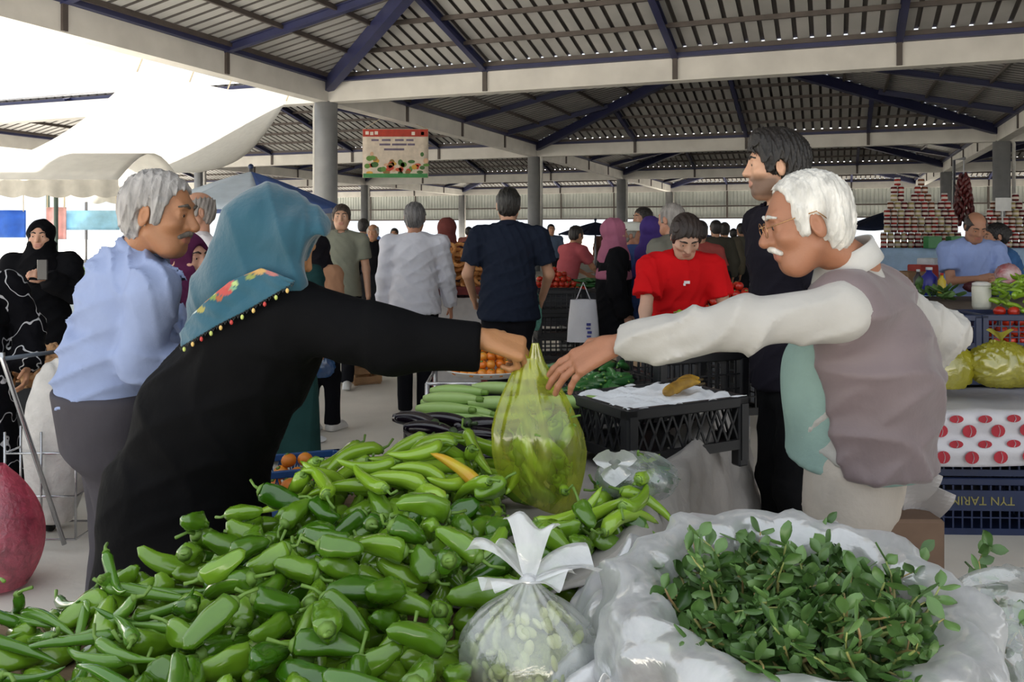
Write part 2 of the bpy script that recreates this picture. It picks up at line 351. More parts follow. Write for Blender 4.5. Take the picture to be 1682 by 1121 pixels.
def nets(D, ax):
    S = D < 0; nx, ny, nz = D.shape; c = np.zeros((nx - 1, ny - 1, nz - 1), np.uint8)
    for i in (0, 1):
        for j in (0, 1):
            for k in (0, 1): c += S[i:nx - 1 + i, j:ny - 1 + j, k:nz - 1 + k]
    act = np.argwhere((c > 0) & (c < 8)); n = len(act)
    if n == 0: return np.zeros((0, 3)), np.zeros((0, 4), int)
    idx = -np.ones(c.shape, np.int32); idx[act[:, 0], act[:, 1], act[:, 2]] = np.arange(n)
    acc = np.zeros((n, 3)); cnt = np.zeros(n); I = act.T
    cor = [(i, j, k) for i in (0, 1) for j in (0, 1) for k in (0, 1)]
    def pos(o): return np.stack([ax[a][I[a] + o[a]] for a in range(3)], 1)
    val = {o: D[I[0] + o[0], I[1] + o[1], I[2] + o[2]] for o in cor}
    for o in cor:
        for a in range(3):
            if o[a]: continue
            q = list(o); q[a] = 1; q = tuple(q); d0, d1 = val[o], val[q]; m = (d0 < 0) != (d1 < 0)
            if not m.any(): continue
            t = (d0[m] / (d0[m] - d1[m]))[:, None]; acc[m] += pos(o)[m] * (1 - t) + pos(q)[m] * t; cnt[m] += 1
    v = acc / cnt[:, None]; faces = []
    for a in range(3):
        b, e = (a + 1) % 3, (a + 2) % 3
        s0 = [slice(None)] * 3; s1 = [slice(None)] * 3; s0[a] = slice(0, -1); s1[a] = slice(1, None)
        A0, A1 = S[tuple(s0)], S[tuple(s1)]; ed = np.argwhere(A0 != A1); ok = (ed[:, b] > 0) & (ed[:, e] > 0) & (ed[:, b] < D.shape[b] - 1) & (ed[:, e] < D.shape[e] - 1); ed = ed[ok]
        if len(ed) == 0: continue
        inside = A0[ed[:, 0], ed[:, 1], ed[:, 2]]
        def cell(db, de): q = ed.copy(); q[:, b] += db; q[:, e] += de; return idx[q[:, 0], q[:, 1], q[:, 2]]
        Q = np.stack([cell(-1, -1), cell(0, -1), cell(0, 0), cell(-1, 0)], 1); Q[~inside] = Q[~inside][:, ::-1]; faces.append(Q)
    f = np.concatenate(faces); return v, f[(f >= 0).all(1)]
def np_mesh(name, v, f, m, tint=None):
    me = bpy.data.meshes.new(name); nv, nf = len(v), len(f)
    me.vertices.add(nv); me.vertices.foreach_set('co', np.asarray(v, np.float32).ravel()); me.loops.add(nf * 4); me.loops.foreach_set('vertex_index', np.asarray(f, np.int32).ravel())
    me.polygons.add(nf); me.polygons.foreach_set('loop_start', np.arange(0, nf * 4, 4, dtype=np.int32)); me.polygons.foreach_set('use_smooth', np.ones(nf, bool))
    for x in (m if isinstance(m, (list, tuple)) else [m]): me.materials.append(x)
    me.update(calc_edges=True); me.validate()
    if tint is not None:
        ca = me.color_attributes.new('tint', 'FLOAT_COLOR', 'POINT'); ca.data.foreach_set('color', np.concatenate([tint, np.ones((nv, 1))], 1).astype(np.float32).ravel())
    return me
def folds(seed, amp, freqs, dirs=None):
    """shallow cloth folds added to the field"""
    rg = np.random.RandomState(seed); W = []
    for fq in freqs:
        fq = fq * 1.5; d = nrm(rg.randn(3) * V(1, 1, .45)) if dirs is None else nrm(V(*dirs[len(W) % len(dirs)]) + rg.randn(3) * .15); W.append((d * fq, rg.rand() * 6.28, rg.randn(3) * 9, rg.rand() * 6.28))
    def fn(X, Y, Z):
        s = 0
        for (k, ph, wv, p2) in W:
            wr = np.sin(wv[0] * X + wv[1] * Y + wv[2] * Z + p2); c = (1 - np.abs(np.sin(.5 * (k[0] * X + k[1] * Y + k[2] * Z + ph + 1.6 * wr)))) ** 1.6; s = np.maximum(s, c * np.clip(.55 + .6 * np.sin(.37 * (wv[1] * X - wv[0] * Y + wv[2] * Z) + p2 * 2), 0, 1))
        return -1.5 * amp * s
    return fn
def soft(name, prims, vc, m, parent=None, fine=(), disp=None, tint=None, post=None):
    D, ax = sdf_field(prims, vc, fine)
    if disp is not None:
        D = D + disp(ax[0][:, None, None], ax[1][None, :, None], ax[2][None, None, :]).astype(np.float32)
    v, f = nets(D, ax); tn = tint(v) if tint else None
    if post is not None: v = post(v)
    off = np.array(parent.location) if parent is not None else np.zeros(3)
    return obj(name, np_mesh(name, v - off, f, m, tn), parent)
def ik(a, t, l1, l2, hint):
    a, t = np.asarray(a, float), np.asarray(t, float); d = t - a; L = np.linalg.norm(d); n = d / L
    if L > (l1 + l2) * .998: t = a + n * (l1 + l2) * .998; L = (l1 + l2) * .998
    x = (l1 * l1 - l2 * l2 + L * L) / (2 * L); h = math.sqrt(max(l1 * l1 - x * x, 0)); hv = np.asarray(hint, float); hv = nrm(hv - n * (hv @ n)); return a + n * x + hv * h, t
# ---- anatomy
def head_prims(c, f, u, s=1., nose=1., jaw=1., age=0):
    f = nrm(f); u = nrm(np.asarray(u) - f * (np.asarray(u) @ f)); r = np.cross(f, u); M = np.stack([f, r, u])
    def q(a, b, e): return c + (f * a + r * b + u * e) * s
    def rr(*x): return np.array(x) * s
    L = [ell(q(-.012, 0, .03), rr(.098, .076, .086), M), ell(q(.028, 0, -.035), rr(.066, .062 * jaw, .088), M, k=.03 * s),
         cap(q(.055, -.018, -.098), q(.055, .018, -.098), .026 * s, k=.03 * s), cap(q(.005, -.05 * jaw, -.06), q(.05, -.028, -.098), .02 * s, .02 * s, k=.03 * s), cap(q(.005, .05 * jaw, -.06), q(.05, .028, -.098), .02 * s, .02 * s, k=.03 * s),
         cap(q(.078, -.036, .026), q(.078, .036, .026), .013 * s, k=.02 * s)]
    for sg in (-1, 1): L.append(ell(q(.1, sg * .033, .003), rr(.016, .019, .012), M, k=.016 * s, op='s'))
    for sg in (-1, 1): L += [ell(q(.058, sg * .045, -.026), rr(.026, .02, .018), M, k=.025 * s), ell(q(.076, sg * .033, .002), rr(.0135, .0165, .0125), M, k=.006 * s), cap(q(.0835, sg * .0225, .0095), q(.0795, sg * .044, .0085), .0072 * s, .0062 * s, k=.004 * s), cap(q(.0825, sg * .0235, -.0075), q(.0785, sg * .043, -.0065), .0058 * s, .0052 * s, k=.004 * s)]
    L += [cap(q(.088, 0, .012), q(.1 + .009 * nose, 0, -.03), .0085 * s, .0122 * s * nose, k=.016 * s), cap(q(.094, -.012 * nose, -.033), q(.094, .012 * nose, -.033), .0085 * s, k=.01 * s)]
    L += [cap(q(.087, -.017, -.06), q(.087, .017, -.06), .0085 * s, k=.01 * s), cap(q(.086, -.014, -.073), q(.086, .014, -.073), .009 * s, k=.009 * s), cap(q(.103, -.018, -.0665), q(.103, .018, -.0665), .006 * s, k=.006 * s, op='s')]
    for sg in (-1, 1):
        Me = np.stack([nrm(f * .9 - u * .15 + r * sg * .1), nrm(r - f * sg * .35), u]); L += [ell(q(-.008, sg * .079, -.012), rr(.019, .009, .032), Me, k=.008 * s), ell(q(-.002, sg * .089, -.008), rr(.009, .006, .017), Me, k=.006 * s, op='s')]
    return L, q, M
def hand_prims(w, d, pn, th, s=1., curl=(.3, .3, .3, .3), thumb=.4, spread=.05, point=None):
    """w wrist, d finger direction, pn palm normal, th thumb side"""
    d = nrm(d); pn = nrm(np.asarray(pn) - d * (np.asarray(pn) @ d)); th = nrm(np.asarray(th) - d * (np.asarray(th) @ d) - pn * (np.asarray(th) @ pn)); M = np.stack([d, th, pn]); L = []
    pc = w + d * .05 * s
    for o in (-.028, -.01, .01, .028): L.append(cap(w + d * .012 * s + th * o * .55 * s, w + d * .088 * s + th * o * s, .0155 * s, .0125 * s, k=.012 * s))
    fl = [(.042, .026, .02, .028, .0095), (.046, .03, .022, .0095, .0098), (.043, .028, .021, -.0095, .0092), (.034, .021, .018, -.028, .0082)]
    for i, (a, b, c, o, r) in enumerate(fl):
        p = w + d * (.088 - (.006 if i in (0, 3) else 0) - (.006 if i == 3 else 0)) * s + th * o * s; ang = 0; dd = nrm(d + th * o * spread / .0285)
        for n, l in enumerate((a, b, c)):
            ang += curl[i] * (1.0, 1.15, .8)[n]; v = nrm(dd * math.cos(ang) + pn * math.sin(ang)); e = p + v * l * s; L.append(cap(p, e, r * s * (1, .94, .86)[n], r * s * (.94, .86, .76)[n], k=.004 * s)); p = e
    p = w + d * .022 * s + th * .022 * s; v = nrm(d * .55 + th * .75 + pn * .25 * (1 + thumb)); e = p + v * .042 * s; L.append(cap(p, e, .0145 * s, .0115 * s, k=.01 * s))
    v2 = nrm(d * .9 + th * (.35 - .5 * thumb) + pn * thumb); e2 = e + v2 * .032 * s; L.append(cap(e, e2, .0112 * s, .0102 * s, k=.004 * s)); e3 = e2 + nrm(v2 + pn * .2 * thumb - th * .2 * thumb) * .024 * s; L.append(cap(e2, e3, .0102 * s, .0085 * s, k=.004 * s))
    return L
M_eye = mat('eye white', '#cfc5bb', .15, var=.02); M_iris = mat('dark iris', '#2a1a10', .1, var=.05)
def skin_mat(): return mat('skin', '#ffffff', .52, var=.1, scale=14, bump=.12, bscale=160, attr='tint', subs=.12)
def hair_mat(col): return mat('hair ' + col, col, .5, var=.35, scale=30, bump=.9, bscale=55, stretch=(1, 1, .35))
def cloth_mat(col, rough=.85, bs=26, b=.35, **k): return mat('cloth ' + col + str(rough), col, rough, var=.08, scale=7, bump=b, bscale=bs, spec=.08, **k)
def surf(o, px, py, rad=7):
    """nearest point of a mesh in front of a picture point"""
    W_ = np.array([o.matrix_basis @ v.co + o.parent.location for v in o.data.vertices]); x = 841 + F * W_[:, 0] / W_[:, 1]; y = HZ + F * (CH - W_[:, 2]) / W_[:, 1]; m = (x - px) ** 2 + (y - py) ** 2 < rad * rad
    return Vector(W_[m][np.argmin(W_[m][:, 1])]) if m.any() else None
def person(name, label, pos, yaw, H=1.72, d=7., lean=0, hp=0, hy=0, ht=0, arms=(None, None), feet=(None, None), skin='#b98868', hair=('short', '#2a2522'), top=None, bottom=None, shoes='#2b2a2a', over=None, g=1., belly=0., head_s=1., nose=1., face=True,
           beard=None, hands=(None, None), hint=(None, None), fine=None, fold=None, hem=.0, parts=None, vc=None, group=None, brow=None):
    """yaw: direction faced, degrees from +X towards +Y.  arms: hand targets (forward, right, up) from the feet"""
    base = V(pos[0], pos[1], pos[2] if len(pos) > 2 else 0); a = R(yaw); Fw = V(math.cos(a), math.sin(a), 0); Rt = V(math.sin(a), -math.cos(a), 0); U = V(0, 0, 1)
    root = wthing(name, label, 'person', tuple(base), group=group)
    def W(f, r, u): return base + Fw * f + Rt * r + U * u
    sp = nrm(U * math.cos(lean) + Fw * math.sin(lean)); sf = nrm(Fw * math.cos(lean) - U * math.sin(lean)); h = H
    J = {}; J['pel'] = W(-.35 * math.sin(lean) * .5, 0, .53 * h); p = J['pel']
    J['chest'] = p + sp * .2 * h; J['neck'] = p + sp * .315 * h; J['shL'] = p + sp * .28 * h - Rt * .108 * h * g; J['shR'] = p + sp * .28 * h + Rt * .108 * h * g
    J['hipL'] = p - Rt * .052 * h - U * .01 * h; J['hipR'] = p + Rt * .052 * h - U * .01 * h
    pit = lean * .35 + hp; fy = nrm(Fw * math.cos(hy) - Rt * math.sin(hy)); J['hf'] = nrm(fy * math.cos(pit) - U * math.sin(pit)); J['hu'] = nrm(U * math.cos(pit) + fy * math.sin(pit) + Rt * ht)
    J['head'] = J['neck'] + (sp * .5 + J['hu'] * .5) * .0865 * h + J['hf'] * .012
    J['anL'], J['anR'] = [W(*(ft or (0, sg * .075, 0))) + U * .065 for sg, ft in zip((-1, 1), feet)]
    J['sf'] = sf
    J['hdL'], J['hdR'] = [W(*t) if t else J[s] - U * .3 * h + Rt * sg * .05 + Fw * .03 for t, s, sg in zip(arms, ('shL', 'shR'), (-1, 1))]
    if over: J.update({k_: np.asarray(v_, float) for k_, v_ in over.items()})
    sf = J['sf']; p = J['pel']
    for s, sg, i in (('L', -1, 0), ('R', 1, 1)):
        hn = hint[i] if hint[i] is not None else (-Fw * .8 + Rt * sg * .55 - U * .2)
        if 'el' + s not in J: J['el' + s], J['hd' + s] = ik(J['sh' + s], J['hd' + s], .168 * h, .148 * h, hn)
        if 'kn' + s not in J: J['kn' + s], J['an' + s] = ik(J['hip' + s], J['an' + s], .25 * h, .235 * h, Fw)
    vc = vc or max(.009, min(.02, d * .0018)); vh = max(.0034, d * .00085); hc = J['head']; hs = head_s * (h / 1.74) ** .5
    HP, q, HM = head_prims(hc, J['hf'], J['hu'], hs, nose); hr = HM[1]
    B = list(HP) + [cap(q(-.028, 0, -.06), J['neck'] - sf * .01, .049 * hs, .058, k=.02)]
    sc = h / 1.74
    TM = lambda up: np.stack([nrm(sf), nrm(np.cross(sf, up)), nrm(up)])
    up1 = nrm(J['neck'] - J['chest']); up2 = nrm(J['chest'] - p)
    B += [ell(J['chest'] + up1 * .03, (.088 * sc, .128 * g * sc, .18 * sc), TM(up1), k=.04), ell((p + J['chest']) / 2, (.078 * sc, .105 * g * sc, .19 * sc), TM(up2), k=.04), ell(p, (.07 * sc, .11 * g * sc, .1 * sc), TM(up2), k=.03), cap(J['shL'], J['shR'], .05 * sc, k=.04)]
    fines = [(hc, .135 * hs, vh)]; skinL = lin(skin)[:3]
    for s, sg, i in (('L', -1, 0), ('R', 1, 1)):
        el, wd = J['el' + s], J['hd' + s]; B += [cap(J['sh' + s], el, .046 * sc, .038 * sc, k=.03), cap(el, wd, .038 * sc, .0255 * sc, k=.02)]
        fd = nrm(wd - el); hd = hands[i] or {}
        pn = hd.get('pn', -Rt * sg + Fw * .001); thd = hd.get('th', Fw); fdir = hd.get('d', fd)
        B += hand_prims(wd, fdir, pn, thd, sc * .98 * hd.get('s', 1), hd.get('curl', (.35, .4, .42, .45)), hd.get('thumb', .4), hd.get('spread', .05)); fines.append((wd + nrm(fdir) * .085 * sc, .1, max(.003, min(vh * 1.25, d * .001))))
        B += [cap(J['hip' + s], J['kn' + s], .06 * sc, .045 * sc, k=.02), cap(J['kn' + s], J['an' + s], .05 * sc, .034 * sc, k=.02), cap(J['an' + s] - U * .03, J['an' + s] - U * .035 + Fw * .1, .032, .028, k=.02)]
    lip = [q(.088, 0, -.0665)]; iM = HM
    stub = beard if beard and beard[0] == 'stubble' else None
    def tint(v):
        T = np.tile(np.array(skinL), (len(v), 1)); l = (v - q(.092, 0, -.0665)) @ HM.T / hs; m = np.clip(1.25 - np.sqrt((l[:, 0] / .02) ** 2 + (l[:, 1] / .025) ** 2 + (l[:, 2] / .013) ** 2), 0, .25) * 4
        T = T * (1 - m[:, None] * .55) + np.array([.42, .13, .11]) * m[:, None] * .55
        if stub:
            e = (v - hc) @ HM.T / hs; bz = np.clip((-.03 - e[:, 2]) / .025, 0, 1) * np.clip((.12 + e[:, 2]) / .02 + .5, 0, 1) * np.clip((e[:, 0] + .02) / .03, 0, 1) * np.clip(1.4 - m * 2, 0, 1); bz *= .75 * (e[:, 2] > -.14); T = T * (1 - bz[:, None]) + np.array(lin(stub[1])[:3]) * bz[:, None]
        return T
    soft('body', B, vc, skin_mat(), root, fines if fine is None else fine, tint=tint)
    # ---- eyes, brows
    if face:
        for sg in (-1, 1):
            e = MB(); e.ball(tuple(q(.0785, sg * .033, .0015)), .0116 * hs, 10, 8); eo = e.build('eye', M_eye, root, True)
            e = MB(); e.ball(tuple(q(.0868, sg * .033, .0012)), .0054 * hs, 8, 6); e.build('iris', M_iris, eo, True, off=root.location)
            bc = brow or (hair[1] if hair[0] not in ('scarf', 'robe') else '#2c221c')
            e = MB(); e.tube([q(.0945, sg * .012, .025), q(.0945, sg * .03, .032), q(.079, sg * .054, .026)], [.0045 * hs, .0055 * hs, .003 * hs], 6); e.build('eyebrow', hair_mat(bc), root, True)
    # ---- hair
    st, hcol = hair[0], hair[1]
    if st in ('short', 'thick', 'bald', 'long', 'bun'):
        t = {'short': .006, 'thick': .016, 'bald': .0045, 'long': .012, 'bun': .009}[st] * hs
        Hh = [ell(q(-.014, 0, .033), V(.098, .078, .086) * hs + t, HM), ell(q(-.05, 0, -.025), V(.05, .068, .06) * hs + t, HM, k=.03)]
        if st == 'thick': Hh += [cap(q(.055, -.03, .095), q(.055, .03, .095), .03 * hs, k=.03), cap(q(-.02, 0, .1), q(.05, 0, .11), .035 * hs, .026 * hs, k=.03)]
        rc = hair[2] if len(hair) > 2 else 0; Hh += [ell(q(.085 - rc * .4, 0, -.012 + rc), V(.072, .085, .072 + rc * .3) * hs, HM, k=.012, op='s'), ell(q(.03, 0, -.085), V(.075, .11, .07) * hs, HM, k=.01, op='s')]
        if st == 'bald': Hh += [ell(q(.01, 0, .1), V(.125, .07, .075) * hs, HM, k=.01, op='s')]
        for sg in (-1, 1): Hh += [ell(q(-.008, sg * .085, -.015), V(.024, .03, .034) * hs, HM, k=.006, op='s'), cap(q(.022, sg * .072, -.02), q(.028, sg * .073, .03), .011 * hs, .014 * hs, k=.01)]
        if st == 'long': Hh += [cap(q(-.05, -.03, .0), q(-.06, -.02, -.14), .05 * hs, .03 * hs, k=.03), cap(q(-.05, .03, .0), q(-.06, .02, -.14), .05 * hs, .03 * hs, k=.03)]
        if st == 'bun': Hh += [ell(q(-.11, 0, .02), V(.035, .04, .04) * hs, HM, k=.015)]
        soft('hair', Hh, vh * 1.15, hair_mat(hcol), root, disp=folds(7, .004 if d < 2.2 else .0055, (120, 170, 230)))
    elif st == 'scarf':
        sl = hair[2] if len(hair) > 2 else .16
        Hh = [ell(q(-.016, 0, .028), V(.116, .094, .104) * hs, HM), ell(q(.0, 0, -.075), V(.085, .082, .07) * hs, HM, k=.04), ec(q(-.02, 0, -.07), J['neck'] - up1 * sl * .25, hr, (.085 * hs, .095 * hs), (.125, .12), k=.05), ec(J['neck'] - up1 * .0, J['neck'] - up1 * sl, Rt, (.13, .115), (.205 * g * sc, .155), k=.05, rnd=.03),
              ell(q(.1, 0, -.012), V(.06, .054, .088) * hs, HM, k=.012, op='s')]
        soft('headscarf', Hh, min(vc, vh * 1.6), cloth_mat(hcol), root, disp=folds(hash(hcol) % 97, .006, (38, 52, 70)))
    if beard and beard[0] in ('moustache', 'beard'):
        Bb = [cap(q(.099, -.003, -.048), q(.084, -.033, -.062), .0095 * hs, .007 * hs, k=.006), cap(q(.099, .003, -.048), q(.084, .033, -.062), .0095 * hs, .007 * hs, k=.006)]
        if beard[0] == 'beard':
            for sg in (-1, 1): Bb += [cap(q(.01, sg * .062, -.045), q(.055, sg * .03, -.102), .017 * hs, .018 * hs, k=.015), cap(q(.055, sg * .03, -.102), q(.075, 0, -.108), .018 * hs, k=.015)]
        soft(beard[0], Bb, vh, hair_mat(beard[1]), root)
    # ---- clothes
    if top:
        un = .0 if top.get('tuck', 1) else .018; tc = top.get('mat') or cloth_mat(top['col'], top.get('rough', .85)); ex = top.get('ex', .0); hm = top.get('hem', -.03)
        T = [ell(J['chest'] + up1 * .03, (.118 * sc + ex, .158 * g * sc + ex, .2 * sc), TM(up1), k=.05), ec((p + J['chest']) / 2 + up2 * .09, p - up2 * hm, np.cross(sf, up2), (.145 * g * sc + ex, .112 * sc + ex + belly * .7), (.168 * g * sc + ex + un, .132 * sc + ex + belly * .6 + un), k=.06, rnd=.012), cap(J['shL'] - up1 * .01, J['shR'] - up1 * .01, .056 * sc + ex * .6, k=.04),
             cap(J['neck'] - up1 * .03, J['shL'], .06, .05, k=.04), cap(J['neck'] - up1 * .03, J['shR'], .06, .05, k=.04)]
        if belly: T.append(ell((p + J['chest']) / 2 + sf * (.06 + belly * .5), (.09 + belly, .13, .16), TM(up2), k=.06))
        for s in 'LR':
            sh, el, wd = J['sh' + s], J['el' + s], J['hd' + s]; sl = top.get('sleeve', 'long'); e0 = .056 * sc + ex
            if sl == 'short': T.append(ec(sh, sh + (el - sh) * .68, sf, (e0 - .002, e0 - .002), (e0 + .006, e0 + .006), k=.03))
            elif sl == 'roll': T += [cap(sh, el, e0, .053 * sc + ex, k=.03), ec(el - (wd - el) * .1, el + (wd - el) * .38, sf, (.054 + ex, .054 + ex), (.05 + ex, .05 + ex), k=.03)]
            elif sl == 'long': T += [cap(sh, el, e0, .052 * sc + ex, k=.03), cap(el, el + (wd - el) * .75, .052 * sc + ex, .04 * sc + ex, k=.03), ec(el + (wd - el) * .55, el + (wd - el) * .93, sf, (.043 * sc + ex, .043 * sc + ex), (.038 + ex, .038 + ex), k=.03)]
        if top.get('nohalf') is None: T.append(cap(J['neck'] + up1 * .03 + sf * .02, J['neck'] + up1 * .12 + sf * .03, .06, .075, k=.01, op='s'))
        soft(top.get('name', 'shirt'), T, vc, tc, root, disp=folds(int(abs(pos[0]) * 37) % 91, top.get('fold', .007), top.get('fq', (34, 50, 75)), top.get('dirs', [(.5, .3, .85), (-.5, .3, .8), (.85, .5, .2)])))
        if top.get('collar'):
            n0 = J['neck'] + up1 * .012; cb = MB(); rt2 = np.cross(sf, up1)
            def cf(u_, v_):
                an = R(-150 + 300 * u_) ; rr_ = .064 + .012 * (1 - v_); return tuple(n0 - sf * (.004 + rr_ * math.cos(an)) * 1.0 + rt2 * rr_ * math.sin(an) + up1 * (v_ * .035 - .012 + .012 * math.cos(an)))
            cb.grid(cf, 20, 2); thick(cb.build('collar', cloth_mat(top['collar']), root, True), .005)
    if bottom:
        bc = bottom.get('mat') or cloth_mat(bottom['col'])
        if bottom.get('kind') == 'skirt':
            zt = bottom.get('len', .08); T = [ell(p, (.14 * sc, .175 * g * sc, .15 * sc), k=.05), ec(p, V(*( (J['anL'] + J['anR']) / 2)[:2], base[2] + zt), Rt, (.17 * g * sc, .14 * sc), (bottom.get('w', .25), bottom.get('w', .25) * .85), k=.06, rnd=.01)]
            soft('skirt', T, vc, bc, root, disp=folds(11, .008, (26, 40), [(1, 0, 0), (.6, .8, 0)]))
        else:
            e_ = .018 + top.get('ex', 0) if top and top.get('tuck', 1) else -.012
            T = [ec(p - U * .15, p + up2 * .055, Rt, (.138 * g * sc + e_, .108 * sc + e_ + belly * .1), (.163 * g * sc + e_, .126 * sc + e_ + belly * .62), k=.03, rnd=.012)]
            for s in 'LR': T += [cap(J['hip' + s] - U * .03, J['kn' + s], (.104 if e_ > 0 else .088) * sc, .072 * sc, k=.1), ec(J['kn' + s] + (J['hip' + s] - J['kn' + s]) * .06, J['an' + s] - U * .01, Rt, (.067 * sc, .067 * sc), (bottom.get('w', .058), bottom.get('w', .058)), k=.03)]
            soft('trousers', T, vc, bc, root, disp=folds(19, .005, (30, 45)))
    if shoes:
        for s in 'LR':
            an = J['an' + s]; z0 = an[2] - .065
            T = [ec(V(an[0], an[1], z0) - Fw * .05, V(an[0], an[1], z0 + .0) + Fw * .15, Rt, (.038, .055), (.04, .04), k=.02, rnd=.02), cap(an - U * .02 - Fw * .01, an - U * .03 + Fw * .1, .042, .032, k=.03), half(V(0, 0, z0), U, k=.004)]
            soft('shoe', T, .011, mat('shoe ' + shoes, shoes, .5), root)
    root['H'] = H; return root, J, q, HM
# ================================================================== THE FOUR PEOPLE UP FRONT
def sdf_pts(prims, pts):
    D = np.full(len(pts), .5); X, Y, Z = pts[:, 0], pts[:, 1], pts[:, 2]
    for p in prims:
        d = peval(p, X, Y, Z); k = max(p['k'], 1e-4)
        if p['op'] == 'u': h = np.maximum(k - np.abs(D - d), 0) / k; D = np.minimum(D, d) - h * h * k * .25
        else: d = -d; h = np.maximum(k - np.abs(D - d), 0) / k; D = np.maximum(D, d) + h * h * k * .25
    return D
def drape(prims, pix, d0, d1, off, n=60):
    """lay cloth on a body: where lines through the given picture points first meet the body; None where they miss"""
    ds = np.linspace(d0, d1, n); out = []
    for (px, py) in pix:
        pts = np.array([P(px, py, d) for d in ds]); v = sdf_pts(prims, pts); i = np.argmax(v < off); out.append(ds[i] if v[i] < off else np.nan)
    return np.array(out)
A = lambda px, py, d: np.array(P(px, py, d))
# ---- woman in black robe and teal headscarf
wr = wthing('person', 'woman in long black robe and teal flowered headscarf reaching over the green peppers', 'person', (-.93, 2.42, 0))
hc = A(455, 398, 2.33); hf = nrm(V(.78, .52, -.42)); hu = nrm(V(.42, .12, .95))
HP, q, HM = head_prims(hc, hf, hu, 1.0)
chest = A(415, 575, 2.36); hip = A(305, 800, 2.44); sR = A(478, 535, 2.24); eR = A(640, 562, 2.17); wR = A(790, 556, 2.17); neck = A(432, 478, 2.34)
sL = A(455, 530, 2.5); eL = A(440, 660, 2.6); wL = A(400, 740, 2.5)
B = list(HP) + [cap(q(-.02, 0, -.06), neck, .05, .055), ell(chest, (.12, .12, .2), k=.04), cap(chest, hip, .12, .13, k=.05), cap(neck, sR, .05, k=.03), cap(sR, eR, .045, .038), cap(eR, wR, .036, .027), cap(sL, eL, .045, .038), cap(eL, wL, .036, .027)]
hd = nrm(V(.96, .06, -.26)); B += hand_prims(wR + hd * .008, hd, V(.05, .55, -.85), V(.1, .75, .5), 1.08, (.95, 1.0, 1.05, 1.1), .9, .03)
B += hand_prims(wL, nrm(wL - eL), V(0, 0, -1), V(0, -1, 0), .95)
for sg in (-.08, .08): B += [cap(hip + V(sg, 0, 0), V(hip[0] + sg, hip[1], .06), .08, .04), cap(V(hip[0] + sg, hip[1], .05), V(hip[0] + sg + .1, hip[1], .04), .035, .03)]
ws = lin('#a8774f')[:3]
soft('body', B, .011, skin_mat(), wr, [(hc, .13, .004), (wR + hd * .09, .1, .0034)], tint=lambda v: np.tile(ws, (len(v), 1)))
robe = [ell(A(430, 560, 2.36), (.15, .17, .2), k=.06), cap(A(465, 545, 2.26), A(440, 545, 2.5), .085, k=.05), cap(chest, A(345, 690, 2.40), .155, .175, k=.08), cap(A(345, 690, 2.4), A(300, 820, 2.45), .175, .2, k=.08),
        ec(A(312, 770, 2.44), V(-.96, 2.47, .03), V(1, .3, 0), (.2, .19), (.31, .26), k=.08, rnd=.02), cap(neck, A(470, 520, 2.3), .06, .075, k=.05), cap(A(490, 520, 2.24), A(640, 563, 2.17), .083, .075, k=.06), ec(A(620, 560, 2.175), A(789, 570, 2.17), V(0, 0, 1), (.072, .066), (.062, .055), k=.04),
        cap(sL, eL, .075, .065, k=.05), cap(eL, wL, .062, .05, k=.03), ell(q(.02, 0, -.12), (.08, .08, .05), k=.01, op='s')]
soft('robe', robe, .0095, cloth_mat('#0a0a0c', .8), wr, disp=folds(5, .007, (18, 28, 42), [(.5, .2, .8), (.8, .3, .4), (-.4, .2, .9)]))
scf = [ell(q(-.02, 0, .03), V(.114, .096, .106), HM), cap(A(455, 372, 2.32), A(505, 374, 2.29), .098, .045, k=.04), cap(A(470, 352, 2.30), A(530, 367, 2.285), .055, .014, k=.03), cap(A(485, 385, 2.25), A(518, 385, 2.25), .06, .028, k=.03), cap(A(470, 400, 2.26), A(486, 450, 2.23), .055, .03, k=.05),
       cap(q(-.03, -.03, -.05), A(395, 470, 2.3), .085, .085, k=.06), cap(A(395, 470, 2.3), A(345, 505, 2.34), .085, .05, k=.06), cap(q(-.07, 0, .02), A(370, 470, 2.36), .075, .07, k=.06), cap(A(452, 455, 2.25), A(475, 465, 2.22), .055, .03, k=.05), cap(A(370, 470, 2.36), A(318, 535, 2.37), .06, .02, k=.05),
       ell(A(537, 430, 2.28), (.058, .13, .082), k=.012, op='s')]
tl = np.array(lin('#184c5e')[:3])
def scarf_tint(v): return np.tile(tl, (len(v), 1))
M_scarf = mat('teal scarf cotton', '#ffffff', .8, var=.1, scale=10, bump=.25, bscale=60, attr='tint', sheen=.3)
soft('headscarf', scf, .006, M_scarf, wr, disp=folds(23, .008, (38, 56, 80), [(.9, .2, .45), (.8, 0, -.6), (1, .3, .1)]), tint=scarf_tint)
# drape of the scarf over shoulder and back: a cloth laid on robe and scarf
NU, NV = 54, 26; pix = []; top = [(484, 462), (430, 440), (378, 462), (342, 492), (318, 515), (296, 548)]; bot = [(480, 466), (440, 490), (400, 513), (362, 532), (328, 552), (298, 570)]
def poly(pl, t): x = t * (len(pl) - 1); i = min(int(x), len(pl) - 2); f_ = x - i; return (pl[i][0] * (1 - f_) + pl[i + 1][0] * f_, pl[i][1] * (1 - f_) + pl[i + 1][1] * f_)
for j in range(NV + 1):
    for i in range(NU + 1):
        a, b = poly(top, i / NU), poly(bot, i / NU); pix.append((a[0] + (b[0] - a[0]) * j / NV, a[1] + (b[1] - a[1]) * j / NV))
dd = drape(robe + scf, pix, 1.95, 2.6, .022); k_ = np.isnan(dd); dd[k_] = 2.36; D2 = dd.reshape(NV + 1, NU + 1)
for _ in range(14):
    E_ = np.pad(D2, 1, mode='edge'); D2 = np.minimum(D2 + .004, (E_[:-2, 1:-1] + E_[2:, 1:-1] + E_[1:-1, :-2] + E_[1:-1, 2:] + D2 * 2) / 6)
D2 -= .004
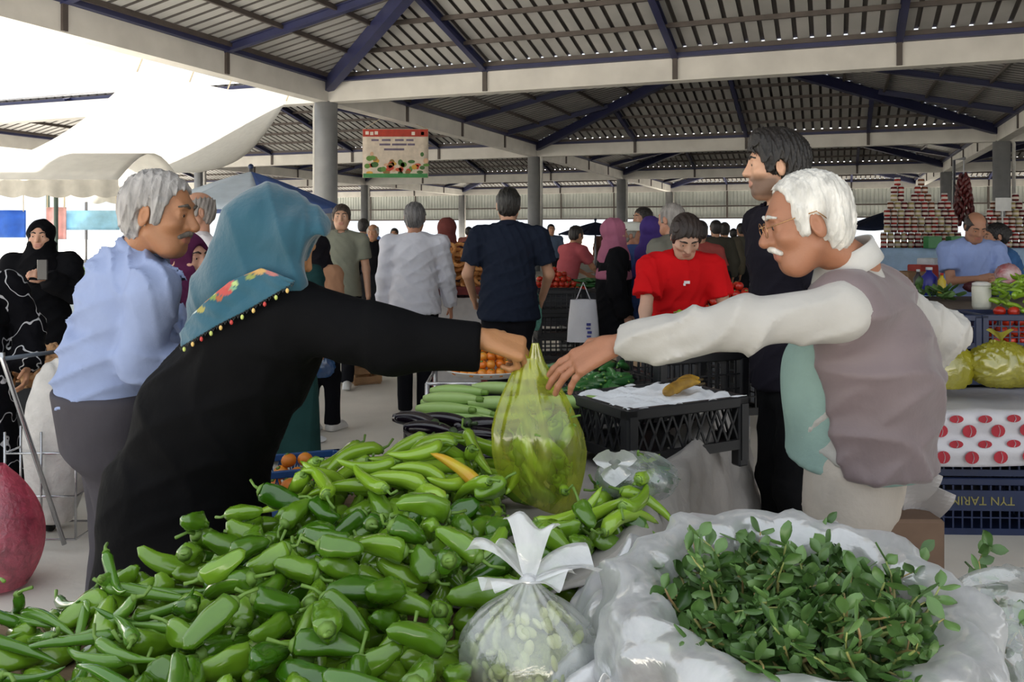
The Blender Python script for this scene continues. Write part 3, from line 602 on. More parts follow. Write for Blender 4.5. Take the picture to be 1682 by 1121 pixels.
v = np.array([P(px, py, d_) for (px, py), d_ in zip(pix, D2.ravel())]); uu = np.tile(np.linspace(0, 1, NU + 1), NV + 1); vv = np.repeat(np.linspace(0, 1, NV + 1), NU + 1)
v[:, 1] -= .005 * np.sin(uu * 40 + 6 * vv) * vv * (1 - vv) * 3
T = np.tile(tl * 1.15, (len(v), 1)); px_ = np.array(pix)
FL = [(320, 483, 10, '#a87a3a'), (335, 490, 7, '#b5772f'), (348, 483, 6, '#e3c8a0'), (352, 488, 5, '#7d9a4a'), (368, 474, 12, '#c0504a'), (376, 467, 7, '#c8605a'), (386, 466, 4, '#bcd48a'), (382, 474, 4, '#7fae8a'), (408, 440, 12, '#b98a4a'), (425, 443, 9, '#c9a060'), (450, 446, 9, '#b5706a'), (412, 455, 5, '#8f9a50'), (318, 511, 5, '#c9d6d0'), (330, 508, 6, '#a8a04a'), (360, 490, 5, '#b0603a'), (400, 448, 4, '#dfe8e0'), (434, 434, 8, '#2a4a3a'), (455, 437, 7, '#2f4f3c')]
for (fx, fy, fr, fc) in FL:
    m_ = ((px_[:, 0] - fx) ** 2 / (fr * 1.25) ** 2 + (px_[:, 1] - fy) ** 2 / fr ** 2) < 1; T[m_] = np.array(lin(fc)[:3]) * .9
ff = [[j * (NU + 1) + i, j * (NU + 1) + i + 1, (j + 1) * (NU + 1) + i + 1, (j + 1) * (NU + 1) + i] for j in range(NV) for i in range(NU)]
thick(obj('scarf_drape', np_mesh('scarf_drape', v - np.array(wr.location), np.array(ff), M_scarf, T), wr), .004)
bl = ['#d9b46a', '#b9c46a', '#b83a35']; n = 0
for i in range(0, NU + 1):
    p = v[NV * (NU + 1) + i]
    if i % 5 == 2:
        b = MB(); b.ball((p[0], p[1] - .004, p[2] - .011), (.0045, .0045, .0065), 8, 6); b.build('bead', mat('bead ' + bl[n % 3], bl[n % 3], .5), wr, True); n += 1
    if i % 2 == 0:
        b = MB(); b.tube([(p[0] - .003, p[1] - .003, p[2]), (p[0], p[1] - .005, p[2] - .008), (p[0] + .004, p[1] - .003, p[2])], .0014, 5); b.build('crochet_loop', M_scarf, wr)
# ---- old vendor, white hair, vest
vh = A(1325, 364, 2.08); va = R(150); vF = V(math.cos(va), math.sin(va), 0); vR = V(math.sin(va), -math.cos(va), 0)
vp = A(1405, 735, 2.2); vc_ = A(1418, 585, 2.17); vn = A(1398, 442, 2.12); shl = vn + V(.02, .03, -.09) - vR * .185; shr = vn + V(.05, .03, -.09) + vR * .185
ov = dict(pel=vp, chest=vc_, neck=vn, head=vh, hf=nrm(V(-.96, .12, -.22)), hu=nrm(V(-.18, .02, .98)), sf=nrm(vF * .97 - V(0, 0, .22)), shL=shl, shR=shr, elL=A(1215, 533, 1.98), hdL=A(1008, 567, 2.08), elR=A(1548, 548, 2.36), hdR=A(1478, 640, 2.42), hipL=vp - vR * .09, hipR=vp + vR * .09)
vd, VJ, vq, VM = person('person', 'white haired old vendor with glasses and brown vest taking the yellow bag', (vp[0], vp[1], 0), 150, 1.68, 2.1, over=ov, skin='#9c6a4f', hair=('short', '#c4c1ba', .03), g=1.08, nose=1.25, head_s=.98,
    beard=('moustache', '#d5cfc6'), top=dict(col='#aeaba6', sleeve='long', ex=.004, hem=-.02, tuck=0, fold=.011), bottom=dict(col='#b5aca2', w=.11), shoes='#2a2724',
    hands=(dict(d=nrm(V(-.86, .05, -.42)), pn=V(-.25, .45, -.8), th=V(-.2, .85, .2), curl=(.22, .26, .3, .34), thumb=.5, spread=.11, s=1.15), None))
up1 = nrm(vn - vc_); up2 = nrm(vc_ - vp); sfv = ov['sf']; rtv = np.cross(sfv, up1); TMv = lambda u_: np.stack([sfv, nrm(np.cross(sfv, u_)), u_])
def torso(ex, hem): return [ell(vc_ + up1 * .02, (.135 + ex, .178 + ex, .2), TMv(up1), k=.05), ec((vp + vc_) / 2 + up2 * .1, vp - up2 * hem, rtv, (.165 + ex, .15 + ex), (.19 + ex, .165 + ex), k=.06, rnd=.012), cap(shl + vR * .05, shr - vR * .05, .07 + ex, k=.05), ell((vp + vc_) / 2 + sfv * .05, (.12 + ex, .14, .17), TMv(up2), k=.06)]
cutR = [half(vc_ + sfv * .09, -sfv, op='s', k=.004)]
soft('cardigan', torso(.006, .03) + [ell(shl + V(-.02, 0, 0), (.085, .085, .1), k=.01, op='s')], .009, cloth_mat('#8aa39c', .85), vd, disp=folds(31, .006, (30, 48)))
soft('vest', torso(.022, .015) + [half(vc_ + sfv * .075, -sfv, op='s', k=.004), ell(shl - vR * .075 + V(-.02, 0, -.01), (.1, .085, .115), k=.008, op='s'), ell(shr + vR * .08 + V(0, 0, -.015), (.085, .085, .115), k=.008, op='s'), ell(vn + up1 * .07, (.09, .09, .075), k=.01, op='s')], .0085, mat('vest satin', '#6f6163', .55, var=.08, bump=.15, bscale=40, sheen=.2), vd, disp=folds(47, .0105, (26, 40, 60), [(.3, .2, 1), (-.4, .2, 1), (.7, .4, .6)]))
cb = MB()
def colf(u_, v_):
    an = R(-165 + 330 * u_); rr_ = .066 + .02 * (1 - v_); return tuple(vn + up1 * (.055 * v_ - .012 + .012 * math.cos(an)) - sfv * rr_ * math.cos(an) + rtv * rr_ * math.sin(an) + V(-.012, 0, .01))
cb.grid(colf, 26, 3); thick(cb.build('collar', cloth_mat('#b9b7b3'), vd, True), .006)
M_rim = mat('gold spectacle wire', '#b48a62', .25, metal=.8); gl = MB()
for sg in (-1, 1):
    c_ = vq(.108, sg * .033, .0); r_, u_ = VM[1], VM[2]; gl.tube([c_ + r_ * .024 * math.cos(t) + u_ * .018 * math.sin(t) for t in np.linspace(0, 2 * math.pi, 17)], .0011, 5); gl.tube([vq(.108, sg * .057, .006), vq(.05, sg * .079, .016), vq(-.01, sg * .088, .022), vq(-.03, sg * .084, .0)], .0015, 5)
gl.tube([vq(.108, -.009, .004), vq(.112, 0, .008), vq(.108, .009, .004)], .0012, 5); gl.build('glasses', M_rim, vd, True)
# ---- man in pale blue shirt, seen from behind
bp_ = A(182, 665, 2.82); bc_ = A(197, 520, 2.76); bn = A(232, 418, 2.73); bF = nrm(V(.8, .55, 0)); bR = V(bF[1], -bF[0], 0)
person('person', 'grey haired man in pale blue shirt beside the woman in teal headscarf', (bp_[0], bp_[1], 0), math.degrees(math.atan2(bF[1], bF[0])), 1.74, 2.75,
    over=dict(pel=bp_, chest=bc_, neck=bn, head=A(262, 350, 2.69), hf=nrm(V(.97, -.05, -.12)), hu=nrm(V(.12, 0, .99)), sf=nrm(bF - V(0, 0, .12)), shL=bn + V(0, 0, -.1) - bR * .19, shR=bn + V(0, 0, -.1) + bR * .19, hipL=bp_ - bR * .09, hipR=bp_ + bR * .09, elR=A(232, 592, 2.62), hdR=A(330, 610, 2.66), elL=A(300, 560, 3.0), hdL=A(360, 600, 2.9)),
    skin='#a3714f', brow='#4a433c', hair=('short', '#9a9693', .015), beard=('moustache', '#5d564f'), g=1.06, belly=.04, nose=1.25, head_s=1.05, top=dict(col='#8d9abc', sleeve='long', ex=.014, fold=.0135, collar='#8d9abc', hem=-.03), bottom=dict(col='#48454a', w=.085))
# ---- tall young man behind the stall
person('person', 'tall young bearded man in dark jacket standing behind the old vendor', (1.09, 3.38), 186, 1.88, 3.3, lean=.1, hp=-.03, hy=-.25, skin='#d0a183', hair=('thick', '#17120f'), beard=('stubble', '#2c1d14'), top=dict(col='#1c1a22', sleeve='long', ex=.01, collar='#26222e', hem=.1, tuck=0), bottom=dict(col='#141416'), arms=((-.12, -.26, .85), (-.1, .3, .85)))
# ================================================================== THE PEPPER STALL
rnd = random.Random(11)
UH = Vector((.3486, .9373, 0)); VH = Vector((-.9373, .3486, 0)); T0 = Vector((.325, 2.06, 0)); TZ = .70
def TS(s, t, z=TZ): p = T0 + UH * s + VH * t; return Vector((p.x, p.y, z))
M_wood = mat('worn table wood', '#8a7258', .75, var=.25, scale=5, bump=.3, bscale=30, stretch=(1, 8, 1))
M_leg = mat('grey steel leg', '#77777a', .4, metal=.6)
tp = [tuple(TS(2.0, 0)[:2]), tuple(TS(2.0, .92)[:2]), (-.62, 2.24), (-.76, 1.95), (-.98, 1.76), (-1.35, 1.70), (-1.35, .62), (.08, .62), (.09, 1.5), tuple(TS(-.45, .03)[:2])]
tb = wthing('market_table', 'long wooden market table under the heap of green peppers', 'table', (-.2, 1.9, 0))
c_ = MB(); c_.prism(tp, TZ - .035, TZ); c_.build('table_top', M_wood, tb)
for (x, y) in ((.0, .75), (-1.25, .75), (-1.22, 1.6), (-.55, 2.15), (.2, 2.0), tuple(TS(1.9, .8)[:2]), tuple(TS(1.9, .1)[:2])):
    b = MB(); b.bar((x, y, 0), (x, y, TZ - .035), .05, .05, (0, 1, 0)); b.build('leg', M_leg, tb)
# grey cloth: on the table top, over a raised edge, hanging down
M_grey = mat('grey sheet cloth', '#9b9692', .85, var=.14, scale=6, bump=.5, bscale=22)
def wob(x, y, z=0): return math.sin(17 * x + 3 * math.sin(9 * y)) * .5 + math.sin(23 * y - 5 * math.sin(7 * x + z)) * .35 + math.sin(41 * (x + y) + 11 * z) * .15
def clothf(u_, v_):
    s = -.42 + 2.4 * u_; w_ = v_
    if w_ < .45: t, z = .62 - .58 * w_ / .45, TZ + .006 + .075 * max(0, (w_ - .28) / .17) ** 1.5
    elif w_ < .55: a = (w_ - .45) / .1; t, z = .04 - .06 * a, TZ + .081 + .02 * math.sin(math.pi * a)
    else: a = (w_ - .55) / .45; t, z = -.02 - .10 * a - .03 * math.sin(s * 9) * a, TZ + .081 - (.5 + .05 * math.sin(s * 6)) * a
    p = TS(s, t, z); n_ = .012 * wob(s * 1.5, v_ * 2.2); return (p.x + n_ * .9, p.y - n_ * .3, p.z + abs(n_) * .6 + .012 * (1 + math.sin(s * 7)) * (1 if w_ > .3 else .2) + .004)
c_ = MB(); c_.grid(clothf, 70, 46); o = single('grey_cloth', c_, M_grey, 'rumpled grey cloth hanging over the stall edge beside the old vendor', 'cloth', smooth=True); thick(o, .004)
# ---- peppers
def green_mat(name, c0, c1, rough=.22, coat=0):
    m = mat(name, c0, rough, var=.1, scale=30, spec=.6, coat=coat); nt = m.node_tree; N = nt.nodes; L = nt.links; b = N['Principled BSDF']
    oi = N.new('ShaderNodeObjectInfo'); rp = N.new('ShaderNodeValToRGB'); rp.color_ramp.elements[0].color = lin(c0); rp.color_ramp.elements[1].color = lin(c1); L.new(oi.outputs['Random'], rp.inputs[0])
    old = b.inputs['Base Color'].links[0].from_socket; mx = N.new('ShaderNodeMix'); mx.data_type = 'RGBA'; mx.inputs[0].default_value = .75; L.new(old, mx.inputs[6]); L.new(rp.outputs[0], mx.inputs[7]); L.new(mx.outputs[2], b.inputs['Base Color']); return m
M_pep = green_mat('glossy pepper green', '#2f5e0b', '#7ea62a', .2, .5); M_pale = green_mat('pale pepper green', '#7ca323', '#9cc03a', .2, .5); M_chil = green_mat('chilli green', '#3f7016', '#68932e', .2, .4); M_stem = mat('pepper stem green', '#6d8f3a', .5, var=.15)
M_yel = mat('ripening pepper', '#c9c23a', .22, var=.1, scale=9, col2='#d88a2a')
def pepper_mesh(i, L, r, kind):
    g = random.Random(i * 13 + 5); n, m = 12, 13; bx, bz = g.uniform(-1, 1), g.uniform(-.4, .4); lob = g.choice((3, 3, 4)); la = g.uniform(.12, .26) if kind == 'blunt' else g.uniform(.02, .07); ph = g.uniform(0, 6.28); hook = g.uniform(.2, 1); v = []; f = []
    ben = {'blunt': .25, 'pale': .35, 'chilli': .45}[kind]
    for j in range(m):
        t = j / (m - 1); x = (t - .5) * L; c = ben * L * ((t - .5) ** 2 * 2 - .2); cy, cz = bx * c, bz * c + (hook * .25 * L * max(0, t - .75) ** 1.5 if kind != 'blunt' else 0)
        if kind == 'blunt': rr = r * (.62 + .55 * math.sin(math.pi * (t * .86 + .12)) ** .8) * (1 - .35 * t) * min(1, (t / .05 + .35)) * (1 if t < .93 else .55 if t < .98 else .12)
        elif kind == 'pale': rr = r * min(1, t / .06 + .55) * (1 - t ** 2.2 * .75) * (1 if t < .97 else .25)
        else: rr = r * min(1, t / .06 + .5) * (1 - t ** 1.7 * .8) * (1 if t < .97 else .2)
        for k in range(n):
            a = 2 * math.pi * k / n; q_ = rr * (1 + la * math.cos(lob * a + ph + t * 1.5) + .05 * math.sin(5 * a + 9 * t + ph) + .05 * math.sin(14 * t + 2 * a + ph)); v.append((x, cy + q_ * math.cos(a), cz + q_ * math.sin(a)))
    for j in range(m - 1):
        for k in range(n): f.append((j * n + k, j * n + (k + 1) % n, (j + 1) * n + (k + 1) % n, (j + 1) * n + k))
    f.append(tuple(range(n))[::-1]); f.append(tuple((m - 1) * n + k for k in range(n)))
    c0 = Vector((-L / 2, bx * ben * L * .3, bz * ben * L * .3)); s = MB(); s.tube([c0 + Vector((.004, 0, 0)), c0 + Vector((-.004, 0, 0))], [r * .72, r * .3], 8); sl = g.uniform(.025, .045); s.tube([c0, c0 + Vector((-sl * .5, g.uniform(-.005, .005), .004)), c0 + Vector((-sl, g.uniform(-.015, .015), g.uniform(0, .018)))], [.0045, .003, .0036], 6)
    return v, f, s
KINDS = {'blunt': [], 'pale': [], 'chilli': []}
for i in range(14):
    for kd, Lr, rr, m_ in (('blunt', (.08, .118), (.018, .0255), M_pep), ('pale', (.14, .19), (.017, .022), M_pale), ('chilli', (.13, .175), (.0105, .0135), M_chil)):
        if kd != 'blunt' and i > 7: continue
        L = rnd.uniform(*Lr); r = rnd.uniform(*rr); v, f, s = pepper_mesh(i * 3 + len(kd), L, r, kd); KINDS[kd].append((mesh('green_pepper', v, f, m_, True), s.data('stem', M_stem, True), L, r))
HX0, HY0, HC = -1.5, .9, .0125; HM_ = np.zeros((170, 150)); gx = HX0 + np.arange(170) * HC; gy = HY0 + np.arange(150) * HC; GX, GY = np.meshgrid(gx, gy, indexing='ij')
def inpoly(x, y, pl):
    c = False; j = len(pl) - 1
    for i in range(len(pl)):
        if (pl[i][1] > y) != (pl[j][1] > y) and x < (pl[j][0] - pl[i][0]) * (y - pl[i][1]) / (pl[j][1] - pl[i][1]) + pl[i][0]: c = not c
        j = i
    return c
heap = [(-.60, 2.20), (-.50, 2.42), (-.25, 2.5), (.02, 2.42), (.14, 2.22), (.36, 2.24), (.30, 2.02), (.16, 1.86), (.04, 1.72), (.02, 1.15), (-1.2, 1.15), (-1.12, 1.64), (-.93, 1.68), (-.72, 1.92)]
HM_[:] = TZ + .115 * np.exp(-(((GX + .30) / .25) ** 2 + ((GY - 2.24) / .2) ** 2)) + .03 * np.exp(-(((GX + .35) / .5) ** 2 + ((GY - 1.75) / .4) ** 2))
def hget(x, y): i = int((x - HX0) / HC); j = int((y - HY0) / HC); return HM_[min(max(i, 0), 169), min(max(j, 0), 149)]
def hput(x, y, z, r):
    i0, i1 = int((x - r - HX0) / HC), int((x + r - HX0) / HC) + 2; j0, j1 = int((y - r - HY0) / HC), int((y + r - HY0) / HC) + 2
    i0, j0 = max(i0, 0), max(j0, 0); X, Y = GX[i0:i1, j0:j1], GY[i0:i1, j0:j1]; q_ = r * r - (X - x) ** 2 - (Y - y) ** 2
    HM_[i0:i1, j0:j1] = np.where(q_ > 0, np.maximum(HM_[i0:i1, j0:j1], z + np.sqrt(np.maximum(q_, 0))), HM_[i0:i1, j0:j1])
def settle(x, y, yaw, L, r, sink=.35):
    cx, sy = math.cos(yaw), math.sin(yaw); ts = (-.38, -.19, 0, .19, .38); hs_ = [max(hget(x + cx * L * t + a, y + sy * L * t + b) for a, b in ((0, 0), (-sy * r * .6, cx * r * .6), (sy * r * .6, -cx * r * .6))) for t in ts]
    z1, z2 = (hs_[0] * .6 + hs_[1] * .4), (hs_[4] * .6 + hs_[3] * .4); sl = max(-.55, min(.55, (z2 - z1) / (L * .66))); z = max(h - sl * L * t for h, t in zip(hs_, ts)) + r * (1 - sink)
    z = min(z, sum(hs_) / 5 + r * 1.35)
    for t in (-.4, -.2, 0, .2, .4): hput(x + cx * L * t, y + sy * L * t, z + sl * L * t, r * (1 - .25 * max(0, t)))
    return z, math.atan(sl)
nobag = lambda x, y: ((x - .065) / .15) ** 2 + ((y - 2.2) / .2) ** 2 < 1 or (x - .03) ** 2 + (y - 1.47) ** 2 < .0225 or (abs(x - .05) < .12 and y < 1.47)
def poisson(poly_, r, n, seed, ok=None):
    g = random.Random(seed); pts = []; xs = [p[0] for p in poly_]; ys = [p[1] for p in poly_]
    for _ in range(n):
        x, y = g.uniform(min(xs), max(xs)), g.uniform(min(ys), max(ys))
        if inpoly(x, y, poly_) and all((x - a) ** 2 + (y - b) ** 2 > r * r for a, b in pts) and (ok is None or ok(x, y)): pts.append((x, y))
    return pts
# buried layer: joined into one
bur = MB(); k = 0
for (x, y) in poisson(heap, .05, 4000, 3):
    if nobag(x, y): continue
    me, st, L, r = KINDS['blunt'][k % 14]; k += 1; yaw = rnd.uniform(0, 6.28); z, pt = settle(x, y, yaw, L, r, .85); T = Matrix.Translation((x, y, z)) @ Matrix.Rotation(yaw, 4, 'Z') @ Matrix.Rotation(-pt, 4, 'Y'); bur.add([T @ w_.co for w_ in me.vertices], [tuple(p_.vertices) for p_ in me.polygons])
ob = bur.build('buried_peppers', M_pep, smooth=True); meta(ob, 'green peppers packed underneath the visible heap on the table', 'peppers', kind='stuff')
def put_pepper(kd, x, y, yaw, label, group, roll=None, name='green_pepper', m=None, sink=.35, i=None, lift=0, pitch=None):
    me, st, L, r = KINDS[kd][rnd.randrange(len(KINDS[kd])) if i is None else i]; z, pt = settle(x, y, yaw, L, r, sink)
    if pitch is not None: pt = pitch
    o = obj(name, me); o.location = (x, y, z + lift); o.rotation_euler = (Matrix.Rotation(yaw, 4, 'Z') @ Matrix.Rotation(-pt, 4, 'Y') @ Matrix.Rotation(rnd.uniform(0, 6.28) if roll is None else roll, 4, 'X')).to_euler()
    if m: o.data = me.copy(); o.data.materials[0] = m
    obj('stem', st, o); meta(o, label, 'pepper', group); return o
chz = lambda x, y: x < -.62 and y < 1.72 - .3 * (x + .62)
palez = lambda x, y: ((x + .27) / .34) ** 2 + ((y - 2.27) / .25) ** 2 < 1
nP = 0
def zone(x, y): return ('front' if y < 1.5 else 'centre' if y < 1.85 else 'back') + ' ' + ('left' if x < -.55 else 'middle' if x < -.2 else 'right')
for (x, y) in poisson(heap, .056, 9000, 21):
    if chz(x, y) or palez(x, y) or nobag(x, y): continue
    put_pepper('blunt', x, y, rnd.uniform(0, 6.28), 'glossy dark green pepper in the ' + zone(x, y) + ' of the big heap', 'glossy green peppers in the ' + zone(x, y) + ' of the heap'); nP += 1
for (x, y) in poisson(heap, .115, 4000, 33):
    if chz(x, y) or palez(x, y) or nobag(x, y): continue
    put_pepper('blunt', x, y, rnd.uniform(0, 6.28), 'glossy dark green pepper in the ' + zone(x, y) + ' of the big heap', 'glossy green peppers in the ' + zone(x, y) + ' of the heap', pitch=rnd.uniform(-.5, .5)); nP += 1
for (x, y) in poisson([(-1.25, 1.12), (-.5, 1.12), (-.58, 1.74), (-1.13, 1.66)], .055, 3000, 5, chz):
    put_pepper('chilli', x, y, rnd.gauss(2.7, .5) + rnd.choice((0, math.pi)), 'slender dark green chilli at the near left table corner, ' + ('outer' if x < -.85 else 'inner') + (' front' if y < 1.42 else ' back') + ' part', 'slender chillies at the near left corner, ' + ('outer' if x < -.85 else 'inner') + (' front' if y < 1.42 else ' back'), name='green_chilli'); nP += 1
for (x, y) in poisson([(-.65, 2.0), (.1, 2.0), (.1, 2.52), (-.65, 2.52)], .056, 3000, 6, lambda x, y: palez(x, y) and not nobag(x, y)):
    put_pepper('pale', x, y, rnd.gauss(math.pi, .8), 'long pale green pepper on the ' + ('left' if x < -.38 else 'right' if x > -.18 else 'top') + ' of the heap crest', 'long pale peppers on the ' + ('left' if x < -.38 else 'right' if x > -.18 else 'top') + ' of the crest', name='long_pepper'); nP += 1
for (x, y) in poisson([(.1, 2.0), (.3, 1.98), (.38, 2.26), (.1, 2.3)], .058, 900, 8, lambda x, y: not nobag(x, y)):
    put_pepper('pale', x, y, rnd.gauss(.6, .5), 'long pale green pepper at the right edge of the heap below the clear bag', 'long pale peppers at the right edge of the heap', name='long_pepper'); nP += 1
put_pepper('pale', -.13, 2.12, -.5 + math.pi, 'yellow streaked ripening long pepper on the crest of the green heap', None, name='ripening_pepper', m=M_yel, i=2, sink=.1)
put_pepper('blunt', -.52, 1.56, .25, 'largest curved dark green pepper near the middle front of the heap', None, i=4, sink=0)
print('peppers', nP)
# ---- yellow carrier bag hanging from the woman's hand, peppers inside
M_ybag = film('yellow carrier bag film', '#e4ea5c', .74, .5, .14, .3, 14, (1, 1, .35), gloss=.1)
bag = wthing('yellow_carrier_bag', 'translucent yellow carrier bag of green peppers passed between two hands', 'bag', tuple(P(885, 850, 2.2)))
prof = [(847, 930, 4), (840, 919, 25), (823, 903, 45), (800, 893, 60), (770, 886, 72), (740, 884, 77), (710, 882, 75), (680, 879, 65), (650, 877, 52), (620, 874, 36), (603, 872, 26), (588, 872, 16)]
def bagf(u_, v_):
    x = v_ * (len(prof) - 1); i = min(int(x), len(prof) - 2); t = x - i; a, b = prof[i], prof[i + 1]; y = a[0] + (b[0] - a[0]) * t; cx = a[1] + (b[1] - a[1]) * t; hw = a[2] + (b[2] - a[2]) * t; th = 2 * math.pi * u_
    pl = 1 + (.008 + .1 * v_ ** 3) * (math.sin(9 * th + 2 * math.sin(3 * v_)) + .7 * math.sin(14 * th + 4 * v_ + 1)) * min(1, v_ * 3) + .03 * math.sin(3 * th + 8 * v_) * (1 - v_) + .02 * math.sin(5 * th - 11 * v_); c = P(cx + hw * math.cos(th) * pl, y, 2.2); c.y += hw * .62 * math.sin(th) * pl / F * 2.2; return tuple(c)
b = MB(); b.grid(bagf, 72, 40, closed=True); b.build('bag_body', M_ybag, bag, True)
for (tx, ty, wx, sgn) in ((858, 580, 17, -1), (879, 563, 17, 1)):
    b = MB(); cx0 = 872 + sgn * 9
    def hf_(u_, v_): th = 2 * math.pi * u_; hw = (20 * (1 - v_) + 5 * v_) * (1 + .18 * math.sin(7 * th)); c = P(cx0 + (tx - cx0) * v_ + hw * math.cos(th), 622 + (ty - 622) * v_, 2.2); c.y += (hw * .5 * math.sin(th)) / F * 2.2 - .012 * v_; return tuple(c)
    b.grid(hf_, 28, 12, closed=True); b.build('handle', M_ybag, bag, True)
g = random.Random(9)
for k in range(30):
    me, st, L, r = KINDS['blunt' if k % 3 else 'pale'][k % 8]; o = obj('green_pepper', me); t_ = k / 29; a_ = k * 2.4; hw_ = (34 + 16 * math.sin(math.pi * min(1, t_ * 1.1))) * g.uniform(.55, 1); o.location = P(892 - 8 * t_ + hw_ * math.cos(a_), 815 - 118 * t_, 2.2) + Vector((0, hw_ * .5 * math.sin(a_) / F * 2.2, 0)); o.rotation_euler = (g.uniform(0, 6), g.uniform(.5, 1.2), a_ + 1.57 + g.uniform(-.4, .4)); s_ = .8; o.scale = (s_, s_, s_); obj('stem', st, o); meta(o, 'green pepper inside the translucent yellow carrier bag', 'pepper', 'peppers inside the yellow bag')
# ================================================================== BAGS, TRAYS AND VEGETABLES ON AND AROUND THE STALL
# ---- clear bag of dark greens
M_clear = film('clear plastic film', '#eef2f4', .66, .4, .08, .35, 18, gloss=.16); M_white = film('milky plastic film', '#f4f5f7', .4, .45, .1, .35, 12, gloss=.24); M_bean_film = film('thin clear film', '#f2f5f5', .76, .4, .07, .35, 16, gloss=.2)
M_herb = mat('dark herb green', '#3f6b3a', .6, var=.35, scale=25); M_leafd = green_mat('purslane leaf', '#34561f', '#6f9350', .4); M_pst = mat('purslane stem', '#8fa85a', .5, var=.2, scale=20, col2='#a87a5a')
def crumple(c, rx, ry, rz, amp, seed, nu=48, nv=28, flat=0., fq=1.):
    g = random.Random(seed); W = [(g.uniform(3, 9) * fq, g.uniform(3, 9) * fq, g.uniform(0, 6.28), g.uniform(-1, 1)) for _ in range(9)]
    def fn(u_, v_):
        th = 2 * math.pi * u_; ph = math.pi * v_; n_ = Vector((math.sin(ph) * math.cos(th), math.sin(ph) * math.sin(th), -math.cos(ph))); s = sum(a[3] * abs(math.sin(a[0] * n_.x + a[1] * n_.y + 5 * n_.z * a[3] + a[2])) for a in W) / 3
        k = 1 + amp * s; z = n_.z * rz * k
        if flat: z = max(z, -rz * flat)
        return (c[0] + n_.x * rx * k, c[1] + n_.y * ry * k, c[2] + z)
    m_ = MB(); m_.grid(fn, nu, nv, closed=True); return m_
cbg = wthing('clear_plastic_bag', 'small clear plastic bag of dark green herbs lying on the grey cloth', 'bag', tuple(P(1046, 826, 2.2)))
cc = P(1046, 785, 2.2); crumple(cc, .105, .085, .066, .12, 4, flat=.85, fq=1.4).build('bag_film', film('hazy plastic film', '#eef2f4', .72, .4, .08, .35, 18, gloss=.2), cbg, True)
b = MB(); k0 = P(1008, 765, 2.13); b.grid(lambda u_, v_: (k0.x + (.012 + .03 * v_) * math.cos(6.28 * u_) * (1 + .35 * math.sin(31 * u_)), k0.y - .02 - .01 * v_, k0.z + .01 + (.012 + .03 * v_) * math.sin(6.28 * u_) * (1 + .3 * math.sin(19 * u_))), 24, 4, closed=True); b.build('knot', M_white, cbg, True)
leafm = MB(); leafm.grid(lambda u_, v_: ((v_ - .5) * .05, (u_ - .5) * .022 * math.sin(math.pi * min(1, v_ * .95 + .05)) ** .6, .006 * math.sin(3 * v_) - .004 * abs(u_ - .5)), 2, 5); g = random.Random(3); hb = MB()
for k in range(150):
    a, bb_, r_ = g.uniform(0, 6.28), g.uniform(-1, 1), g.uniform(.2, .85) ** .5; q_ = Vector((cc.x + .1 * r_ * math.cos(a) * math.sqrt(1 - bb_ * bb_), cc.y + .075 * r_ * math.sin(a) * math.sqrt(1 - bb_ * bb_), cc.z + .055 * r_ * bb_)); T = Matrix.Translation(q_) @ Matrix.Rotation(g.uniform(0, 6.28), 4, 'Z') @ Matrix.Rotation(g.uniform(-1, 1), 4, 'X'); hb.add([T @ Vector(x) for x in leafm.v], leafm.f)
meta(hb.build('herb_leaves', M_herb, smooth=True), 'dark green herb leaves packed inside the small clear bag', 'herbs', kind='stuff')
# ---- side stand that carries the two big bags
st = wthing('wooden_stand', 'low wooden stand under the bag of purslane', 'stand', (.6, 1.25, 0)); b = MB(); b.box((.72, 1.22, .56), (1.14, .86, .04)); b.build('stand_top', M_wood, st)
for x in (.22, 1.24):
    for y in (.85, 1.6): b = MB(); b.bar((x, y, 0), (x, y, .54), .06, .06, (0, 1, 0)); b.build('leg', M_wood, st)
# ---- purslane sack with rolled rim
PC = Vector((.455, 1.40, .58)); RB = .225
ps = wthing('purslane_sack', 'large milky plastic sack with rolled rim, open and full of purslane', 'bag', tuple(PC))
def sackf(u_, v_):
    th = 2 * math.pi * u_; cr = 1 + .035 * math.sin(9 * th + 4 * v_) + .025 * math.sin(17 * th - 3 * v_); tilt = .035 * math.sin(th)
    if v_ < .3: r_, z = RB * (.78 + .2 * v_ / .3), .02 + .26 * v_ / .3
    elif v_ < .62: a = (v_ - .3) / .32 * math.pi; r_, z = RB + .028 - .05 * math.cos(a), .28 + .055 * math.sin(a)
    else: a = (v_ - .62) / .38; r_, z = RB + .078 + .02 * a + .02 * math.sin(5 * th) * a, .28 - .2 * a
    w_ = .012 * wob(th * .8, v_ * 1.3, 1); return (PC.x + (r_ * cr + w_) * math.cos(th), PC.y + (r_ * cr + w_) * math.sin(th), PC.z + z + tilt + w_ * .6)
b = MB(); b.grid(sackf, 110, 46, closed=True); b.build('sack_film', M_white, ps, True)
b = MB(); b.grid(lambda u_, v_: (PC.x + RB * .97 * v_ * math.cos(6.283 * u_), PC.y + RB * .97 * v_ * math.sin(6.283 * u_), PC.z + .19 + .07 * (1 - v_ ** 2)), 28, 8, closed=True); b.build('packed_greens', mat('packed purslane', '#2c4a1c', .7, var=.4, scale=60, bump=1, bscale=70), ps, True)
def leaf_data(L, Wd, cup):
    m_ = MB(); m_.grid(lambda u_, v_: (L * v_, Wd * (u_ - .5) * (math.sin(math.pi * min(1, .08 + v_ * .95) ** 1.35) ** .75 + .05), cup * ((u_ - .5) ** 2 * 2.2 * Wd + .22 * L * v_ * v_)), 4, 5); return m_.data('leaf', M_leafd, True)
LV = [leaf_data(g.uniform(.024, .036), g.uniform(.017, .026), g.uniform(-.9, .9)) for _ in range(7)]; SP = []
